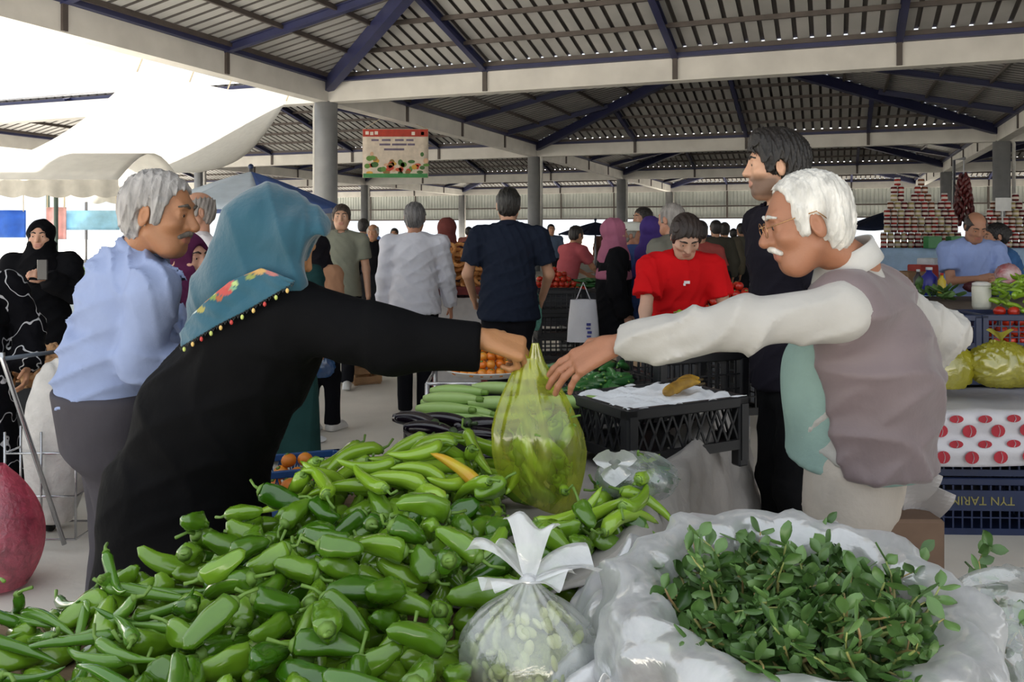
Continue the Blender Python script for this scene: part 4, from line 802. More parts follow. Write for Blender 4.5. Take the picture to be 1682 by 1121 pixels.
for i in range(8):
    n_ = g.randint(4, 6); pts = [Vector((0, 0, 0))]; d_ = Vector((1, g.uniform(-.3, .3), .2))
    for k in range(n_): d_ = (d_ + Vector((g.uniform(-.35, .35), g.uniform(-.45, .45), g.uniform(-.3, .35)))).normalized(); pts.append(pts[-1] + d_ * .022)
    m_ = MB(); m_.tube(pts, [.0036 - .0004 * k for k in range(len(pts))], 6); SP.append((m_.data('purslane_sprig', M_pst, True), pts))
def sprig(loc, label, group, gg, small=1.):
    me, pts = SP[gg.randrange(8)]; o = obj('purslane_sprig', me); o.location = loc; o.rotation_euler = (gg.uniform(-.6, .6), gg.uniform(-.7, .15), gg.uniform(0, 6.28)); o.scale = (small,) * 3; meta(o, label, 'purslane', group)
    for k, p in enumerate(pts[1:]):
        for sg in ((-1, 1) if k % 2 == 0 or k == len(pts) - 2 else (gg.choice((-1, 1)),)):
            l = obj('leaf', LV[gg.randrange(7)], o); l.location = p; l.rotation_euler = (gg.uniform(-.7, .7), gg.uniform(-.9, .2), sg * gg.uniform(.5, 1.9) + (gg.uniform(-.4, .4) if k == len(pts) - 2 else 0))
zs = lambda a: ['right', 'far', 'left', 'near'][int(((a + .785) % 6.2832) / 1.5708)]
g = random.Random(17); n = 0
while n < 210:
    a, r_ = g.uniform(0, 6.28), math.sqrt(g.random()) * RB * .8; x, y = PC.x + r_ * math.cos(a), PC.y + r_ * math.sin(a)
    sprig((x, y, PC.z + .2 + .075 * (1 - (r_ / RB) ** 2) + g.uniform(-.005, .03)), 'purslane sprig with paddle shaped leaves, ' + zs(a) + ' side of the open sack', 'purslane sprigs on the ' + zs(a) + ' side of the sack', g); n += 1
# ---- second clear bag of greens at the right edge
C2 = Vector((.90, 1.52, .735)); sb = wthing('clear_greens_bag', 'clear plastic bag of greens at the right edge beside the purslane sack', 'bag', (C2.x, C2.y, .58)); crumple(C2, .175, .15, .15, .13, 12, 64, 36, flat=.95, fq=1.3).build('bag_film', M_bean_film, sb, True)
for k in range(34):
    a, r_ = g.uniform(0, 6.28), math.sqrt(g.random()) * .11; sprig((C2.x + r_ * math.cos(a), C2.y + r_ * math.sin(a), C2.z + g.uniform(-.1, .07)), 'purslane sprig inside the clear bag at the right edge', 'greens inside the right clear bag', g)
# ---- bag of broad beans, tied
BC = P(868, 1075, 1.47); bb = wthing('broad_bean_bag', 'tied clear plastic bag of pale shelled broad beans beside the peppers', 'bag', (BC.x, BC.y, TZ))
def bbf(u_, v_):
    th = 2 * math.pi * u_
    if v_ < .72: a = v_ / .72; r_ = .118 * math.sin(math.pi * min(.93, .12 + a * .80)) ** .7; z = -.075 + .17 * a
    else: a = (v_ - .72) / .28; r_ = .118 * math.sin(math.pi * .92) ** .7 * (1 - a) + .012 * a; z = .095 + .03 * a
    pl = 1 + (.03 + .14 * max(0, v_ - .4)) * math.sin(13 * th + 1.5 * math.sin(2 * th)); return (BC.x + r_ * pl * math.cos(th), BC.y + r_ * pl * .9 * math.sin(th), BC.z + z)
b = MB(); b.grid(bbf, 78, 30, closed=True); b.build('bag_film', M_bean_film, bb, True); kn = Vector((BC.x, BC.y, BC.z + .125))
for (a, l, w_, tl_) in ((2.5, .1, .085, .045), (.35, .115, .09, .03), (1.5, .09, .09, .075), (3.6, .08, .06, .0), (-.7, .08, .06, .01)):
    e_ = Vector((math.cos(a), math.sin(a) * .5, 0)); s_ = Vector((-math.sin(a), math.cos(a), .3)).normalized(); b = MB()
    b.grid(lambda u_, v_: tuple(kn + e_ * l * v_ + s_ * (u_ - .5) * (.016 + w_ * v_ ** .8) + Vector((0, 0, tl_ * math.sin(1.9 * v_) * 1.2 + .012 * math.sin(9 * u_ + 2 * v_) * v_))), 14, 10); b.build('tied_end', M_white, bb, True)
b = MB(); b.ball(tuple(kn), (.016, .014, .012), 10, 7); b.build('knot', M_white, bb, True)
bm = []
for i in range(3):
    m_ = MB(); m_.ball((0, 0, 0), (.0125 + .001 * i, .009, .0052), 10, 7); bm.append(m_.data('broad_bean', green_mat('broad bean', '#a9b56a', '#d3d8a0', .45), True))
for k in range(170):
    a, t = g.uniform(0, 6.28), g.uniform(.05, 1); r_ = .104 * math.sin(math.pi * min(.9, .15 + t * .76)) ** .7 * g.uniform(.84, .96); o = obj('broad_bean', bm[k % 3]); o.location = (BC.x + r_ * math.cos(a), BC.y + r_ * .9 * math.sin(a), BC.z - .07 + .15 * t); o.rotation_euler = (g.uniform(0, 6), g.uniform(0, 6), g.uniform(0, 6)); meta(o, 'pale green shelled broad bean inside the tied clear bag', 'bean', 'broad beans in the tied bag')
b = MB(); b.ball((BC.x, BC.y, BC.z), (.085, .078, .068), 16, 10); meta(b.build('packed_beans', mat('packed beans', '#8f9a5c', .6, var=.3, scale=60, bump=1, bscale=80), bb, True), kind='stuff')
# ---- crumpled plastic sheet between the bean bag and the sack
def shf(u_, v_):
    a = P(955 + (1150 - 955) * u_, 985 - 85 * u_, 1.78); c = P(880 + (1085 - 880) * u_, 1190 - 40 * u_, 1.33); p = a.lerp(c, v_); n_ = wob(u_ * .55 + .2, v_ * .6, 3); n2 = abs(math.sin(9 * u_ + 5 * v_ + 2 * math.sin(7 * v_))); p.z = p.z * .4 + .6 * (.80 - .05 * v_) + .028 * n_ + .05 * n2 * math.sin(math.pi * u_) ; p.x += .012 * wob(v_, u_); p.y += .012 * n_; return tuple(p)
b = MB(); b.grid(shf, 50, 50); o = single('plastic_sheet', b, M_white, 'crumpled milky plastic sheet lying between the bean bag and the purslane sack', 'plastic sheet', smooth=True); thick(o, .001)
b = MB(); b.box((.2, 1.53, .64), (.22, .34, .12), rz=-.35, bev=.01); single('folded_sack', b, mat('folded sackcloth', '#cfc8c0', .8, var=.15, bump=.4), 'folded pale sack under the crumpled plastic sheet', 'sack')
# ---- plastic crates
def crate(name, label, W_, D_, H_, m_, loc, rz, group=None, lat='diag', legs=.0, cat='crate'):
    t = thing(name, label, cat, loc, rz, group); x, y = W_ / 2, D_ / 2; z0 = legs
    b = MB(); b.box((0, 0, z0 + .008), (W_ - .03, D_ - .03, .012)); b.build('base', m_, t)
    b = MB()
    for sy in (-1, 1): b.box((0, sy * (y - .01), H_ - .018), (W_ - .0, .024, .036), bev=.004)
    for sx in (-1, 1): b.box((sx * (x - .01), 0, H_ - .018), (.024, D_ - .0, .036), bev=.004)
    b.build('rim', m_, t); b = MB()
    for sy in (-1, 1): b.box((0, sy * (y - .008), z0 + .016), (W_ - .0, .016, .032))
    for sx in (-1, 1): b.box((sx * (x - .008), 0, z0 + .016), (.016, D_ - .0, .032))
    b.build('base_rim', m_, t)
    for sx in (-1, 1):
        for sy in (-1, 1): b = MB(); b.box((sx * (x - .02), sy * (y - .02), H_ / 2), (.044, .044, H_), bev=.006); b.box((sx * (x - .02), sy * (y + .002), H_ * .5), (.03, .01, H_ * .8)); b.build('corner_post', m_, t)
    zl, zh = z0 + .03, H_ - .034
    for ax_, ln, of in ((0, W_ - .08, y - .008), (1, D_ - .08, x - .008)):
        for sg in (-1, 1):
            b = MB(); n_ = max(3, int(ln / .045)); st_ = ln / n_
            def pt(s, z): return (s, sg * of, z) if ax_ == 0 else (sg * of, s, z)
            for i in range(n_):
                s0 = -ln / 2 + i * st_
                if lat == 'diag': b.bar(pt(s0, zl), pt(s0 + st_, zh), .007, .006, pt(0, 0)); b.bar(pt(s0 + st_, zl), pt(s0, zh), .007, .006, pt(0, 0))
                else: b.bar(pt(s0 + st_ / 2, zl), pt(s0 + st_ / 2, zh), .008, .006, pt(0, 0))
            if lat != 'diag':
                for k in range(1, 4): b.bar(pt(-ln / 2, zl + (zh - zl) * k / 4), pt(ln / 2, zl + (zh - zl) * k / 4), .007, .006)
            else: b.bar(pt(0, zl), pt(0, zh), .012, .008, pt(0, 0))
            b.build('lattice_side', m_, t)
    return t
M_blk = mat('black crate plastic', '#1d1d20', .45, var=.15, scale=12); M_blu = mat('blue crate plastic', '#274f86', .4, var=.12, scale=12); M_nav = mat('navy crate plastic', '#1f2b4c', .4, var=.12, scale=12)
t1c = P(1045, 752, 2.93); crate('black_crate', 'black lattice crate holding white paper and two old bananas', .50, .36, .235, M_blk, (t1c.x + .07, 2.95, TZ), .5, legs=.06)
rot = Matrix.Rotation(.5, 3, 'Z'); c0 = Vector((t1c.x + .07, 2.95, TZ + .2)); M_pap = mat('crumpled white paper', '#e4e6ea', .8, var=.06, bump=.4, bscale=30)
b = MB(); b.grid(lambda u_, v_: tuple(c0 + rot @ Vector(((u_ - .5) * .49, (v_ - .5) * .355, .03 + .011 * wob(u_ * 1.2, v_ * 1.2)))), 40, 30); o = single('white_paper', b, M_pap, 'crumpled white paper lining the black crate', 'paper', smooth=True); thick(o, .002)
M_ban = mat('old banana skin', '#c79a2e', .5, var=.3, scale=18, col2='#5a3c1c')
for i, (px, py, yw, lb) in enumerate(((1118, 655, .5, 'old brown spotted banana nearer the crate corner'), (1125, 643, .85, 'old spotted banana lying behind its twin on the white paper'))):
    p = P(px, py, 2.93 + .06 * i); b = MB(); b.tube([Vector((.085 * math.sin(t), .05 * (math.cos(t) - .7), .012 * math.sin(2 * t))) for t in np.linspace(-1.1, 1.1, 11)], [.006, .013, .018, .0195, .02, .02, .0195, .019, .016, .01, .006], 9); o = obj('banana', b.data('banana', M_ban, True)); o.location = (p.x, p.y, TZ + .262); o.rotation_euler = (0, 0, yw); meta(o, lb, 'banana')
    s_ = MB(); s_.tube([(.07, -.0125, .004), (.088, -.022, .008)], [.006, .004], 6); obj('stalk', s_.data('stalk', mat('banana stalk', '#4a3a1c', .6), True), o)
p = P(1125, 610, 3.55); crate('black_crate', 'empty black crate standing behind the banana crate under the reaching sleeve', .44, .32, .30, M_blk, (p.x, 3.62, TZ), .42, lat='grid')
p = P(1200, 640, 3.75); crate('black_crate', 'black crate at the far right corner of the stall below the young man',   .22, .24, .26, M_blk, (p.x + .02, 3.82, TZ), .36, lat='grid')
crate('black_crate', 'black lattice crate under the dark aubergines', .5, .34, .14, M_blk, (-.08, 2.86, TZ), .3)
crate('black_crate', 'black lattice crate under the pale courgettes', .5, .36, .16, M_blk, (.0, 3.30, TZ), .36)
crate('black_crate', 'black lattice crate under the dark green cucumbers', .46, .34, .18, M_blk, (.38, 3.66, TZ), .36)
M_aub = mat('aubergine skin', '#160d18', .15, var=.2, spec=.7); M_calyx = mat('aubergine calyx', '#3f5230', .6)
M_cou = green_mat('courgette skin', '#8cae5c', '#b6cc86', .4); M_cuc = green_mat('cucumber skin', '#1d4a22', '#3c7a38', .3)
def gourd(L, r, bend, bulb, n=10, m_=11):
    pts, rs = [], []
    for i in range(m_): t = i / (m_ - 1); pts.append(Vector(((t - .5) * L, bend * ((t - .5) ** 2), 0))); rs.append(r * (math.sin(math.pi * min(.97, .06 + t * .9)) ** .45) * (1 - bulb * (1 - t)))
    q_ = MB(); q_.tube(pts, rs, n); return q_
ga = gourd(.19, .031, .12, .35).data('aubergine', M_aub, True); sm = MB(); sm.tube([(-.082, .02, 0), (-.1, .028, 0)], [.019, .01], 8); sm.tube([(-.1, .028, 0), (-.125, .036, .006)], [.006, .007], 6); gas = sm.data('calyx', M_calyx, True)
gcm = gourd(.22, .027, .03, .2).data('courgette', M_cou, True); sm = MB(); sm.tube([(-.105, .008, 0), (-.128, .01, 0)], [.012, .009], 7); gcs = sm.data('stalk', M_stem, True)
gum = gourd(.15, .017, .03, .1).data('cucumber', M_cuc, True); sm = MB(); sm.tube([(-.074, .007, 0), (-.084, .008, 0)], [.005, .003], 6); gus = sm.data('stalk', M_stem, True)
def lay_veg(me, stm, px, py, d, yaw, pit, label, cat, group, roll=0):
    o = obj(me.name.split('.')[0], me); o.location = P(px, py, d); o.rotation_euler = (roll, pit, yaw); obj(stm.name.split('.')[0], stm, o); meta(o, label, cat, group)
for (px, py, d, yw) in ((712, 705, 2.78, 2.7), (752, 732, 2.7, 2.95), (790, 715, 2.82, 2.9), (790, 697, 2.9, 3.4), (735, 690, 2.9, 2.75), (840, 740, 2.72, 3.1), (800, 752, 2.66, 3.0), (690, 690, 2.86, 2.5), (870, 700, 2.85, 3.2)): lay_veg(ga, gas, px, py, d, yw, 0, 'glossy black aubergine lying behind the pepper crest', 'aubergine', 'aubergines behind the pepper heap')
for (px, py, d, yw, pt_) in ((722, 690, 2.98, 2.75, .05), (730, 672, 3.02, 2.7, .06), (742, 655, 3.06, 2.72, .06), (752, 643, 3.14, 2.7, .05), (738, 664, 3.12, 2.75, 0), (770, 660, 3.1, 2.7, .05), (748, 684, 3.0, 2.72, 0), (765, 676, 3.02, 2.7, 0), (820, 662, 3.02, 3.1, 0), (835, 672, 3.06, 3.2, 0), (822, 638, 3.25, 2.9, 0), (840, 690, 2.98, 3.2, 0), (790, 690, 2.98, 2.9, 0), (880, 660, 3.1, 3.0, 0)): lay_veg(gcm, gcs, px, py, d, yw, pt_, 'pale green courgette in the crate behind the aubergines', 'courgette', 'courgettes piled behind the aubergines')
lay_veg(gcm, gcs, 948, 660, 2.95, 2.98 + math.pi, 0, 'single long pale courgette on the white paper right of the yellow bag', 'courgette', None)
for k in range(46):
    px, py = g.uniform(905, 1035), g.uniform(592, 648); lay_veg(gum, gus, px, py, 3.45 - (py - 620) * .008, g.uniform(.6, 2.2), g.uniform(-.3, .3), 'dark green cucumber in the crate below the joined hands', 'cucumber', 'cucumbers heaped in the crate')
# ---- orange tomatoes on an oval tray, steel rack under it
rk = wthing('steel_rack', 'light steel rack carrying the tray of orange tomatoes', 'rack', (-.18, 4.5, 0)); M_chr = mat('chromed steel tube', '#b9babd', .25, metal=.9); b = MB()
for x in (-.42, .06):
    for y in (4.28, 4.74): b = MB(); b.tube([(x, y, 0), (x, y, .74)], .012, 8); b.build('post', M_chr, rk, True)
for z in (.25, .74):
    for (a, c) in (((-.42, 4.28), (.06, 4.28)), ((-.42, 4.74), (.06, 4.74)), ((-.42, 4.28), (-.42, 4.74)), ((.06, 4.28), (.06, 4.74))): b = MB(); b.tube([(*a, z), (*c, z)], .009, 8); b.build('rail', M_chr, rk, True)
b = MB(); b.lathe([(.0, 0), (.18, 0), (.225, .03), (.23, .032), (.226, .036), (.18, .008), (0, .008)], 32, (-.13, 4.5, .752)); single('oval_tray', b, mat('white enamel tray', '#dcdad6', .3), 'round white tray of small orange tomatoes', 'tray', smooth=True)
def tomato_data(nm, r, m_): b = MB(); b.ball((0, 0, 0), (r, r, r * .88), 12, 8); s = MB(); s.lathe([(.002, r * .9), (r * .35, r * .84), (r * .1, r * .96)], 6); return b.data(nm, m_, True), s.data('calyx', M_stem, True)
M_tom = green_mat('red tomato', '#b32416', '#d6452a', .25); M_ora = green_mat('orange tomato', '#d9701a', '#e8a03a', .25); TR = tomato_data('tomato', .034, M_tom); TO = tomato_data('orange_tomato', .024, M_ora)
def heapballs(T, cx, cy, cz, rx, ry, hh, n_, label, cat, group, gg, rz=0, r=.034, s=1.):
    """individual round fruit heaped on an ellipse: rings up to a crest"""
    k = 0; lv = 0; c_, s_ = math.cos(rz), math.sin(rz)
    while k < n_ and lv < 9:
        f_ = 1 - lv * r * 1.5 / max(hh, .01)
        if f_ <= 0.05: break
        x = -rx * f_
        row = 0
        while x <= rx * f_ and k < n_:
            y = -ry * f_ * math.sqrt(max(0, 1 - (x / (rx * f_)) ** 2))
            ye = -y
            while y <= ye + 1e-6 and k < n_:
                edge = (x / (rx * f_)) ** 2 + (y / max(ry * f_, .01)) ** 2
                if edge > .45 or lv * r * 1.5 + r * 1.6 > hh:
                    X, Y = x + gg.uniform(-.2, .2) * r, y + gg.uniform(-.2, .2) * r; o = obj(T[0].name.split('.')[0], T[0]); o.location = (cx + X * c_ - Y * s_, cy + X * s_ + Y * c_, cz + r * .9 + lv * r * 1.5); o.rotation_euler = (gg.uniform(-.6, .6), gg.uniform(-.6, .6), gg.uniform(0, 6)); o.scale = (s,) * 3; obj('calyx', T[1], o); meta(o, label, cat, group); k += 1
                y += r * 2.02
            x += r * 1.85; row += 1
        lv += 1
heapballs(TO, -.13, 4.5, .765, .2, .19, .16, 110, 'small orange tomato on the round white tray', 'tomato', 'orange tomatoes on the tray', g, r=.024)
# ================================================================== THE CROWD
def bgp(px, d, H, yaw, label, **k): return person('person', label, ((px - 841) / F * d, d), yaw, H, d, **k)
BLK = '#0f0f12'
# left side
def scrawl_mat():
    m = cloth_mat('#101014', .84); m = m.copy(); m.name = 'black cloth with white scrawl'; N = m.node_tree.nodes; L = m.node_tree.links; b_ = N['Principled BSDF']; old = b_.inputs['Base Color'].links[0].from_socket
    tc = N.new('ShaderNodeTexCoord'); n1 = N.new('ShaderNodeTexNoise'); n1.inputs['Scale'].default_value = 9; n1.inputs['Detail'].default_value = 1; L.new(tc.outputs['Object'], n1.inputs[0])
    s1 = N.new('ShaderNodeMath'); s1.operation = 'SUBTRACT'; s1.inputs[1].default_value = .5; L.new(n1.outputs[0], s1.inputs[0]); s2 = N.new('ShaderNodeMath'); s2.operation = 'ABSOLUTE'; L.new(s1.outputs[0], s2.inputs[0]); s3 = N.new('ShaderNodeMath'); s3.operation = 'LESS_THAN'; s3.inputs[1].default_value = .013; L.new(s2.outputs[0], s3.inputs[0])
    mx = N.new('ShaderNodeMix'); mx.data_type = 'RGBA'; mx.inputs[7].default_value = (.5, .5, .52, 1); L.new(s3.outputs[0], mx.inputs[0]); L.new(old, mx.inputs[6]); L.new(mx.outputs[2], b_.inputs['Base Color']); return m
SCR = scrawl_mat()
WB = bgp(68, 6.2, 1.57, -75, 'smiling woman in black headscarf and coat holding a phone, far left', hair=('scarf', BLK, .2), top=dict(col='#131316', ex=.03, hem=.2, tuck=0), bottom=dict(col='#111114', kind='skirt', w=.3), arms=((.3, -.1, 1.18), (.3, .12, .98)), skin='#c99a80', g=1.1, hands=(dict(curl=(.8, .8, .8, .8)), dict(curl=(1, 1, 1, 1))))
wp = bgp(-50, 4.35, 1.5, -60, 'woman in black dress with white scrawled pattern cut off by the left edge', hair=('scarf', BLK, .25), top=dict(col='#15151a', ex=.03, hem=.25, tuck=0, mat=SCR), bottom=dict(col='#15151a', kind='skirt', w=.27, mat=SCR), arms=((.1, -.25, .8), (.2, .2, .9)), g=1.05)
bgp(302, 3.75, 1.475, -20, 'woman in plum purple headscarf behind the pale blue shirt', hair=('scarf', '#4a1f3c', .38), top=dict(col='#3a1a30', ex=.03, hem=.2, tuck=0), bottom=dict(col='#241a24', kind='skirt'), g=1.05, skin='#c0917a')
bgp(326, 5.3, 1.74, 215, 'bald man in white T-shirt raising a hand to his face', hair=('bald', '#8a827c'), top=dict(col='#d9d3d4', sleeve='short', ex=.012), bottom=dict(col='#3a3b44'), arms=((.14, -.02, 1.5), None), hint=(V(0, -.6, -1), None), skin='#c08f75', g=1.05)
bgp(561, 8.4, 1.77, -82, 'smiling man in sage green polo shirt walking towards the camera', hair=('short', '#3c3029'), top=dict(col='#87897a', sleeve='short', ex=.012, hem=.06, tuck=0, collar='#8b8d7e'), bottom=dict(col='#1b1b1f'), arms=((.05, -.26, .86), (.08, .28, .84)), feet=((.16, -.06, 0), (-.12, .08, 0)), shoes='#c9c9c6', skin='#c79b80')
bgp(521, 6.45, 1.46, 60, 'short person in tan jacket half hidden behind the teal headscarf', hair=('scarf', '#1c1a1e', .1), top=dict(col='#a97f63', ex=.02, hem=.18, tuck=0), bottom=dict(col='#141418'), shoes='#d6d3ce', skin='#b58a70', feet=((-.05, -.06, 0), (.1, .06, 0)))
bgp(478, 5.65, 1.5, 70, 'woman in dark teal skirt behind the black robe', hair=('scarf', '#2a4a4a', .2), top=dict(col='#203c3c', ex=.02, hem=.15, tuck=0), bottom=dict(col='#274644', kind='skirt', w=.2, len=.04))
bgp(597, 13.5, 1.72, 85, 'man in bright blue shirt seen from behind in the distance', hair=('short', '#25201e'), top=dict(col='#6f93cf', sleeve='roll', ex=.015), bottom=dict(col='#22242c'), g=1.1)
bgp(613, 12.4, 1.62, -95, 'balding man in black shirt facing the camera in the distance', hair=('bald', '#a8a29c'), top=dict(col='#17171a'), bottom=dict(col='#1d1d20'))
bgp(648, 18, 1.6, -90, 'dark haired person far down the aisle left of the white shirt', hair=('short', '#241f1d'), top=dict(col='#4a4038'), bottom=dict(col='#222226'))
# middle
bgp(681, 7.0, 1.735, 93, 'grey haired man in white shirt and black trousers seen from behind', hair=('short', '#5c5a5a'), top=dict(col='#d2d2da', sleeve='long', ex=.014, hem=.08, tuck=0, fold=.009), bottom=dict(col='#141418'), arms=((.1, -.27, .8), (.16, .3, .78)), skin='#b07a5e', g=1.1)
bgp(734, 8.5, 1.63, 100, 'woman in rust brown headscarf beside the bread rings', hair=('scarf', '#6a3a36', .22), top=dict(col='#33272a', ex=.02, hem=.2, tuck=0), bottom=dict(col='#232025', kind='skirt'))
bgp(835, 6.3, 1.82, 91, 'man in navy polo shirt seen from behind', hair=('short', '#16130f'), top=dict(col='#1f2533', sleeve='short', ex=.016, hem=.1, tuck=0, collar='#1d2230', fold=.009), bottom=dict(col='#17171b'), arms=((.24, -.26, 1.0), (.24, .26, 1.0)), skin='#bd8f72', g=1.08)
bgp(932, 11, 1.62, 40, 'vendor in salmon T-shirt bending over red vegetables', hair=('short', '#211c19'), top=dict(col='#a9545a', sleeve='short', ex=.015), bottom=dict(col='#2a2a30'), lean=.35, arms=((.45, -.1, .95), (.45, .15, .95)))
bgp(1008, 7.2, 1.6, 5, 'woman in dusty pink headscarf and black coat with white bag', hair=('scarf', '#a5657c', .25), top=dict(col='#131316', ex=.03, hem=.25, tuck=0), bottom=dict(col='#3a3a42', kind='skirt', w=.27), arms=((.02, -.22, .8), (.06, .2, .82)), skin='#b98a72', g=1.08)
WC = bgp(1036, 8.75, 1.575, -10, 'old man in white cap with white moustache beside the pink headscarf', hair=('bald', '#8a857e'), top=dict(col='#6b6f6a', ex=.015), bottom=dict(col='#2c2c30'), skin='#a9745a')
bgp(1057, 9.6, 1.78, 200, 'man with glasses in navy T-shirt between the headscarves', hair=('short', '#241f1c'), top=dict(col='#2b3556', sleeve='short', ex=.01), bottom=dict(col='#22242c'), skin='#b5876c')
bgp(1069, 7.5, 1.625, 60, 'woman in violet headscarf and blue cardigan seen from behind', hair=('scarf', '#4b3a7a', .28), top=dict(col='#3f5588', ex=.02, hem=.2, tuck=0), bottom=dict(col='#2a3a6a', kind='skirt', w=.22))
bgp(1104, 6.7, 1.715, 130, 'grey haired man in grey shirt behind the red T-shirt', hair=('short', '#8f8a85'), top=dict(col='#77766c', sleeve='short', ex=.012), bottom=dict(col='#2c2c32'), skin='#c08c72')
bgp(1150, 9.2, 1.62, 80, 'person in salmon pink shirt behind the red T-shirt', hair=('short', '#2b2522'), top=dict(col='#a3504a', sleeve='short', ex=.015), bottom=dict(col='#2b2b30'))
rw = bgp(1112, 5.15, 1.66, -88, 'woman in red T-shirt bending over a stall', hair=('bun', '#2c211d'), lean=.42, hp=.55, top=dict(col='#c4171c', sleeve='short', ex=.018, hem=.08, tuck=0, fold=.009), bottom=dict(col='#20222a'), arms=((.34, -.14, 1.0), (.36, .27, .74)), skin='#c99f88')
for (px, d, H, yw, c, lb) in ((1176, 12.5, 1.68, 88, '#4a473e', 'man in dark olive jacket seen from behind down the aisle, leftmost of three'), (1190, 13.5, 1.66, 80, '#5d574a', 'man in khaki vest seen from behind, middle of three down the aisle'), (1218, 16, 1.68, 95, '#57544a', 'man in olive T-shirt seen from behind, rightmost of three down the aisle'), (1205, 19, 1.6, 60, '#3a3234', 'small distant person in dark brown between the olive backs'), (1152, 16, 1.72, -90, '#4c5470', 'distant man in slate blue facing the camera'), (1092, 17, 1.66, -100, '#2e3c66', 'distant person in royal blue headscarf'), (905, 19, 1.7, -80, '#5a6a80', 'distant person in grey blue beside the column'), (992, 24, 1.68, 100, '#6a4a40', 'distant person in brown beyond the tomato stall'), (770, 20, 1.65, 70, '#7a4a42', 'distant person in brick red beyond the bread rings')):
    bgp(px, d, H, yw, lb, hair=('short', '#1f1b19') if 'headscarf' not in lb else ('scarf', '#2e3c66', .2), top=dict(col=c, ex=.015, sleeve='short' if 'T-shirt' in lb else 'long'), bottom=dict(col='#202024'), vc=.026, g=1.08)
# right
bgp(1588, 7.4, 1.70, -95, 'vendor in pale blue short sleeved shirt sorting red peppers', hair=('bald', '#3a332f'), lean=.28, hp=.42, top=dict(col='#8ea0cf', sleeve='short', ex=.02, fold=.008), bottom=dict(col='#2b2b33'), arms=((.38, -.1, 1.1), (.38, .06, 1.12)), skin='#b07f64', g=1.08, belly=.03)
bgp(1640, 9.4, 1.62, 190, 'person in white shirt leaning behind the pale blue vendor', hair=('short', '#201b19'), lean=.5, top=dict(col='#c9c6c4', sleeve='short', ex=.015), bottom=dict(col='#2a2a2e'), arms=((.5, -.2, .95), (.45, .2, .95)))
bgp(1662, 7.9, 1.6, 170, 'dark haired person in blue and black at the right edge', hair=('bun', '#171312'), lean=.3, top=dict(col='#3f6494', sleeve='short', ex=.02), bottom=dict(col='#1c1c22'), arms=((.4, -.15, 1.0), (.4, .15, 1.0)), skin='#b58468')
for o in rw[0].children:
    if o.name.startswith('shirt'):
        p = surf(o, 1131, 470, 9)
        if p is not None:
            b = MB(); b.box((p.x, p.y - .004, p.z), (.034, .004, .016), rz=.2); b.box((p.x - .014, p.y - .004, p.z - .012), (.012, .004, .014)); b.build('chest_mark', mat('white chest print', '#d8d4d4', .6), rw[0])
b = MB(); hq = WC[2]; c_ = hq(-.005, 0, .075); b.lathe([(.13, -.005), (.15, .0), (.118, .02), (.112, .06), (.08, .085), (.001, .09)], 20, (c_[0], c_[1], c_[2] - .02)); b.build('cap', mat('white cap cloth', '#d8d9cf', .8), WC[0], True)
ph = WB[1]['hdL']; b = MB(); b.box((ph[0] + .02, ph[1] - .08, ph[2] + .06), (.07, .012, .14), bev=.004); o = single('phone', b, mat('black phone', '#1a1a1e', .2), 'black phone held by the smiling woman in black headscarf', 'phone')
# ================================================================== STALLS, CANOPIES AND GOODS BEYOND
g = random.Random(77)
def stall(name, label, cx, cy, w_, dp, h_, rz, col, drop=.25, cat='stall'):
    t = thing(name, label, cat, (cx, cy, 0), rz); b = MB(); b.box((0, 0, h_ - .02), (w_, dp, .04)); b.build('board', M_wood, t)
    for sx in (-1, 1):
        for sy in (-1, 1): b = MB(); b.bar((sx * (w_ / 2 - .06), sy * (dp / 2 - .06), 0), (sx * (w_ / 2 - .06), sy * (dp / 2 - .06), h_ - .04), .045, .045, (0, 1, 0)); b.build('leg', M_leg, t)
    b = MB(); pr = [(-dp / 2 - .012, h_ - drop), (-dp / 2 - .012, h_ + .004), (dp / 2 + .012, h_ + .004), (dp / 2 + .012, h_ - drop * .7)]
    def cf(u_, v_): x = v_ * 3; i = min(int(x), 2); f_ = x - i; y = pr[i][0] + (pr[i + 1][0] - pr[i][0]) * f_; z = pr[i][1] + (pr[i + 1][1] - pr[i][1]) * f_; s_ = (u_ - .5) * (w_ + .02); return (s_, y - (.015 * math.sin(s_ * 22) * max(0, 1 - x) if x < 1 else 0), z)
    b.grid(cf, 40, 12); b.build('stall_cloth', mat('stall cloth ' + col, col, .7, var=.12, bump=.3), t, True); return t
# ---- mid aisle
bs = thing('bread_stand', 'red wooden stand with white panel carrying sesame bread rings', 'stand', P(752, 0, 7.7)[:2] + (0,) if False else (P(752, 385, 7.7).x, 7.7, 0)); M_red = mat('dark red painted wood', '#6e1f1c', .5, var=.15)
for sx in (-1, 1):
    for sy in (-1, 1): b = MB(); b.box((sx * .24, sy * .2, .5), (.05, .05, 1.0)); b.build('leg', M_red, bs)
for z in (.62, .98): b = MB(); b.box((0, -.2, z), (.53, .04, .05)); b.box((0, .2, z), (.53, .04, .05)); b.build('rail', M_red, bs)
b = MB(); b.box((0, 0, 1.01), (.56, .46, .025)); b.build('shelf', M_red, bs); b = MB(); b.box((0, .18, .5), (.44, .012, .8)); b.build('back_panel', mat('white board', '#cfcdcb', .6), bs)
tor = MB(); tor.grid(lambda u_, v_: ((.062 + .0165 * math.cos(6.283 * v_)) * math.cos(6.283 * u_), (.062 + .0165 * math.cos(6.283 * v_)) * math.sin(6.283 * u_), .0165 * math.sin(6.283 * v_) + .002 * math.sin(6.283 * (u_ * 14 + v_))), 28, 8, closed=True); TM_ = tor.data('bread_ring', mat('sesame bread crust', '#a8632a', .6, var=.35, scale=40, bump=.5, bscale=90, col2='#d09a58'), True)
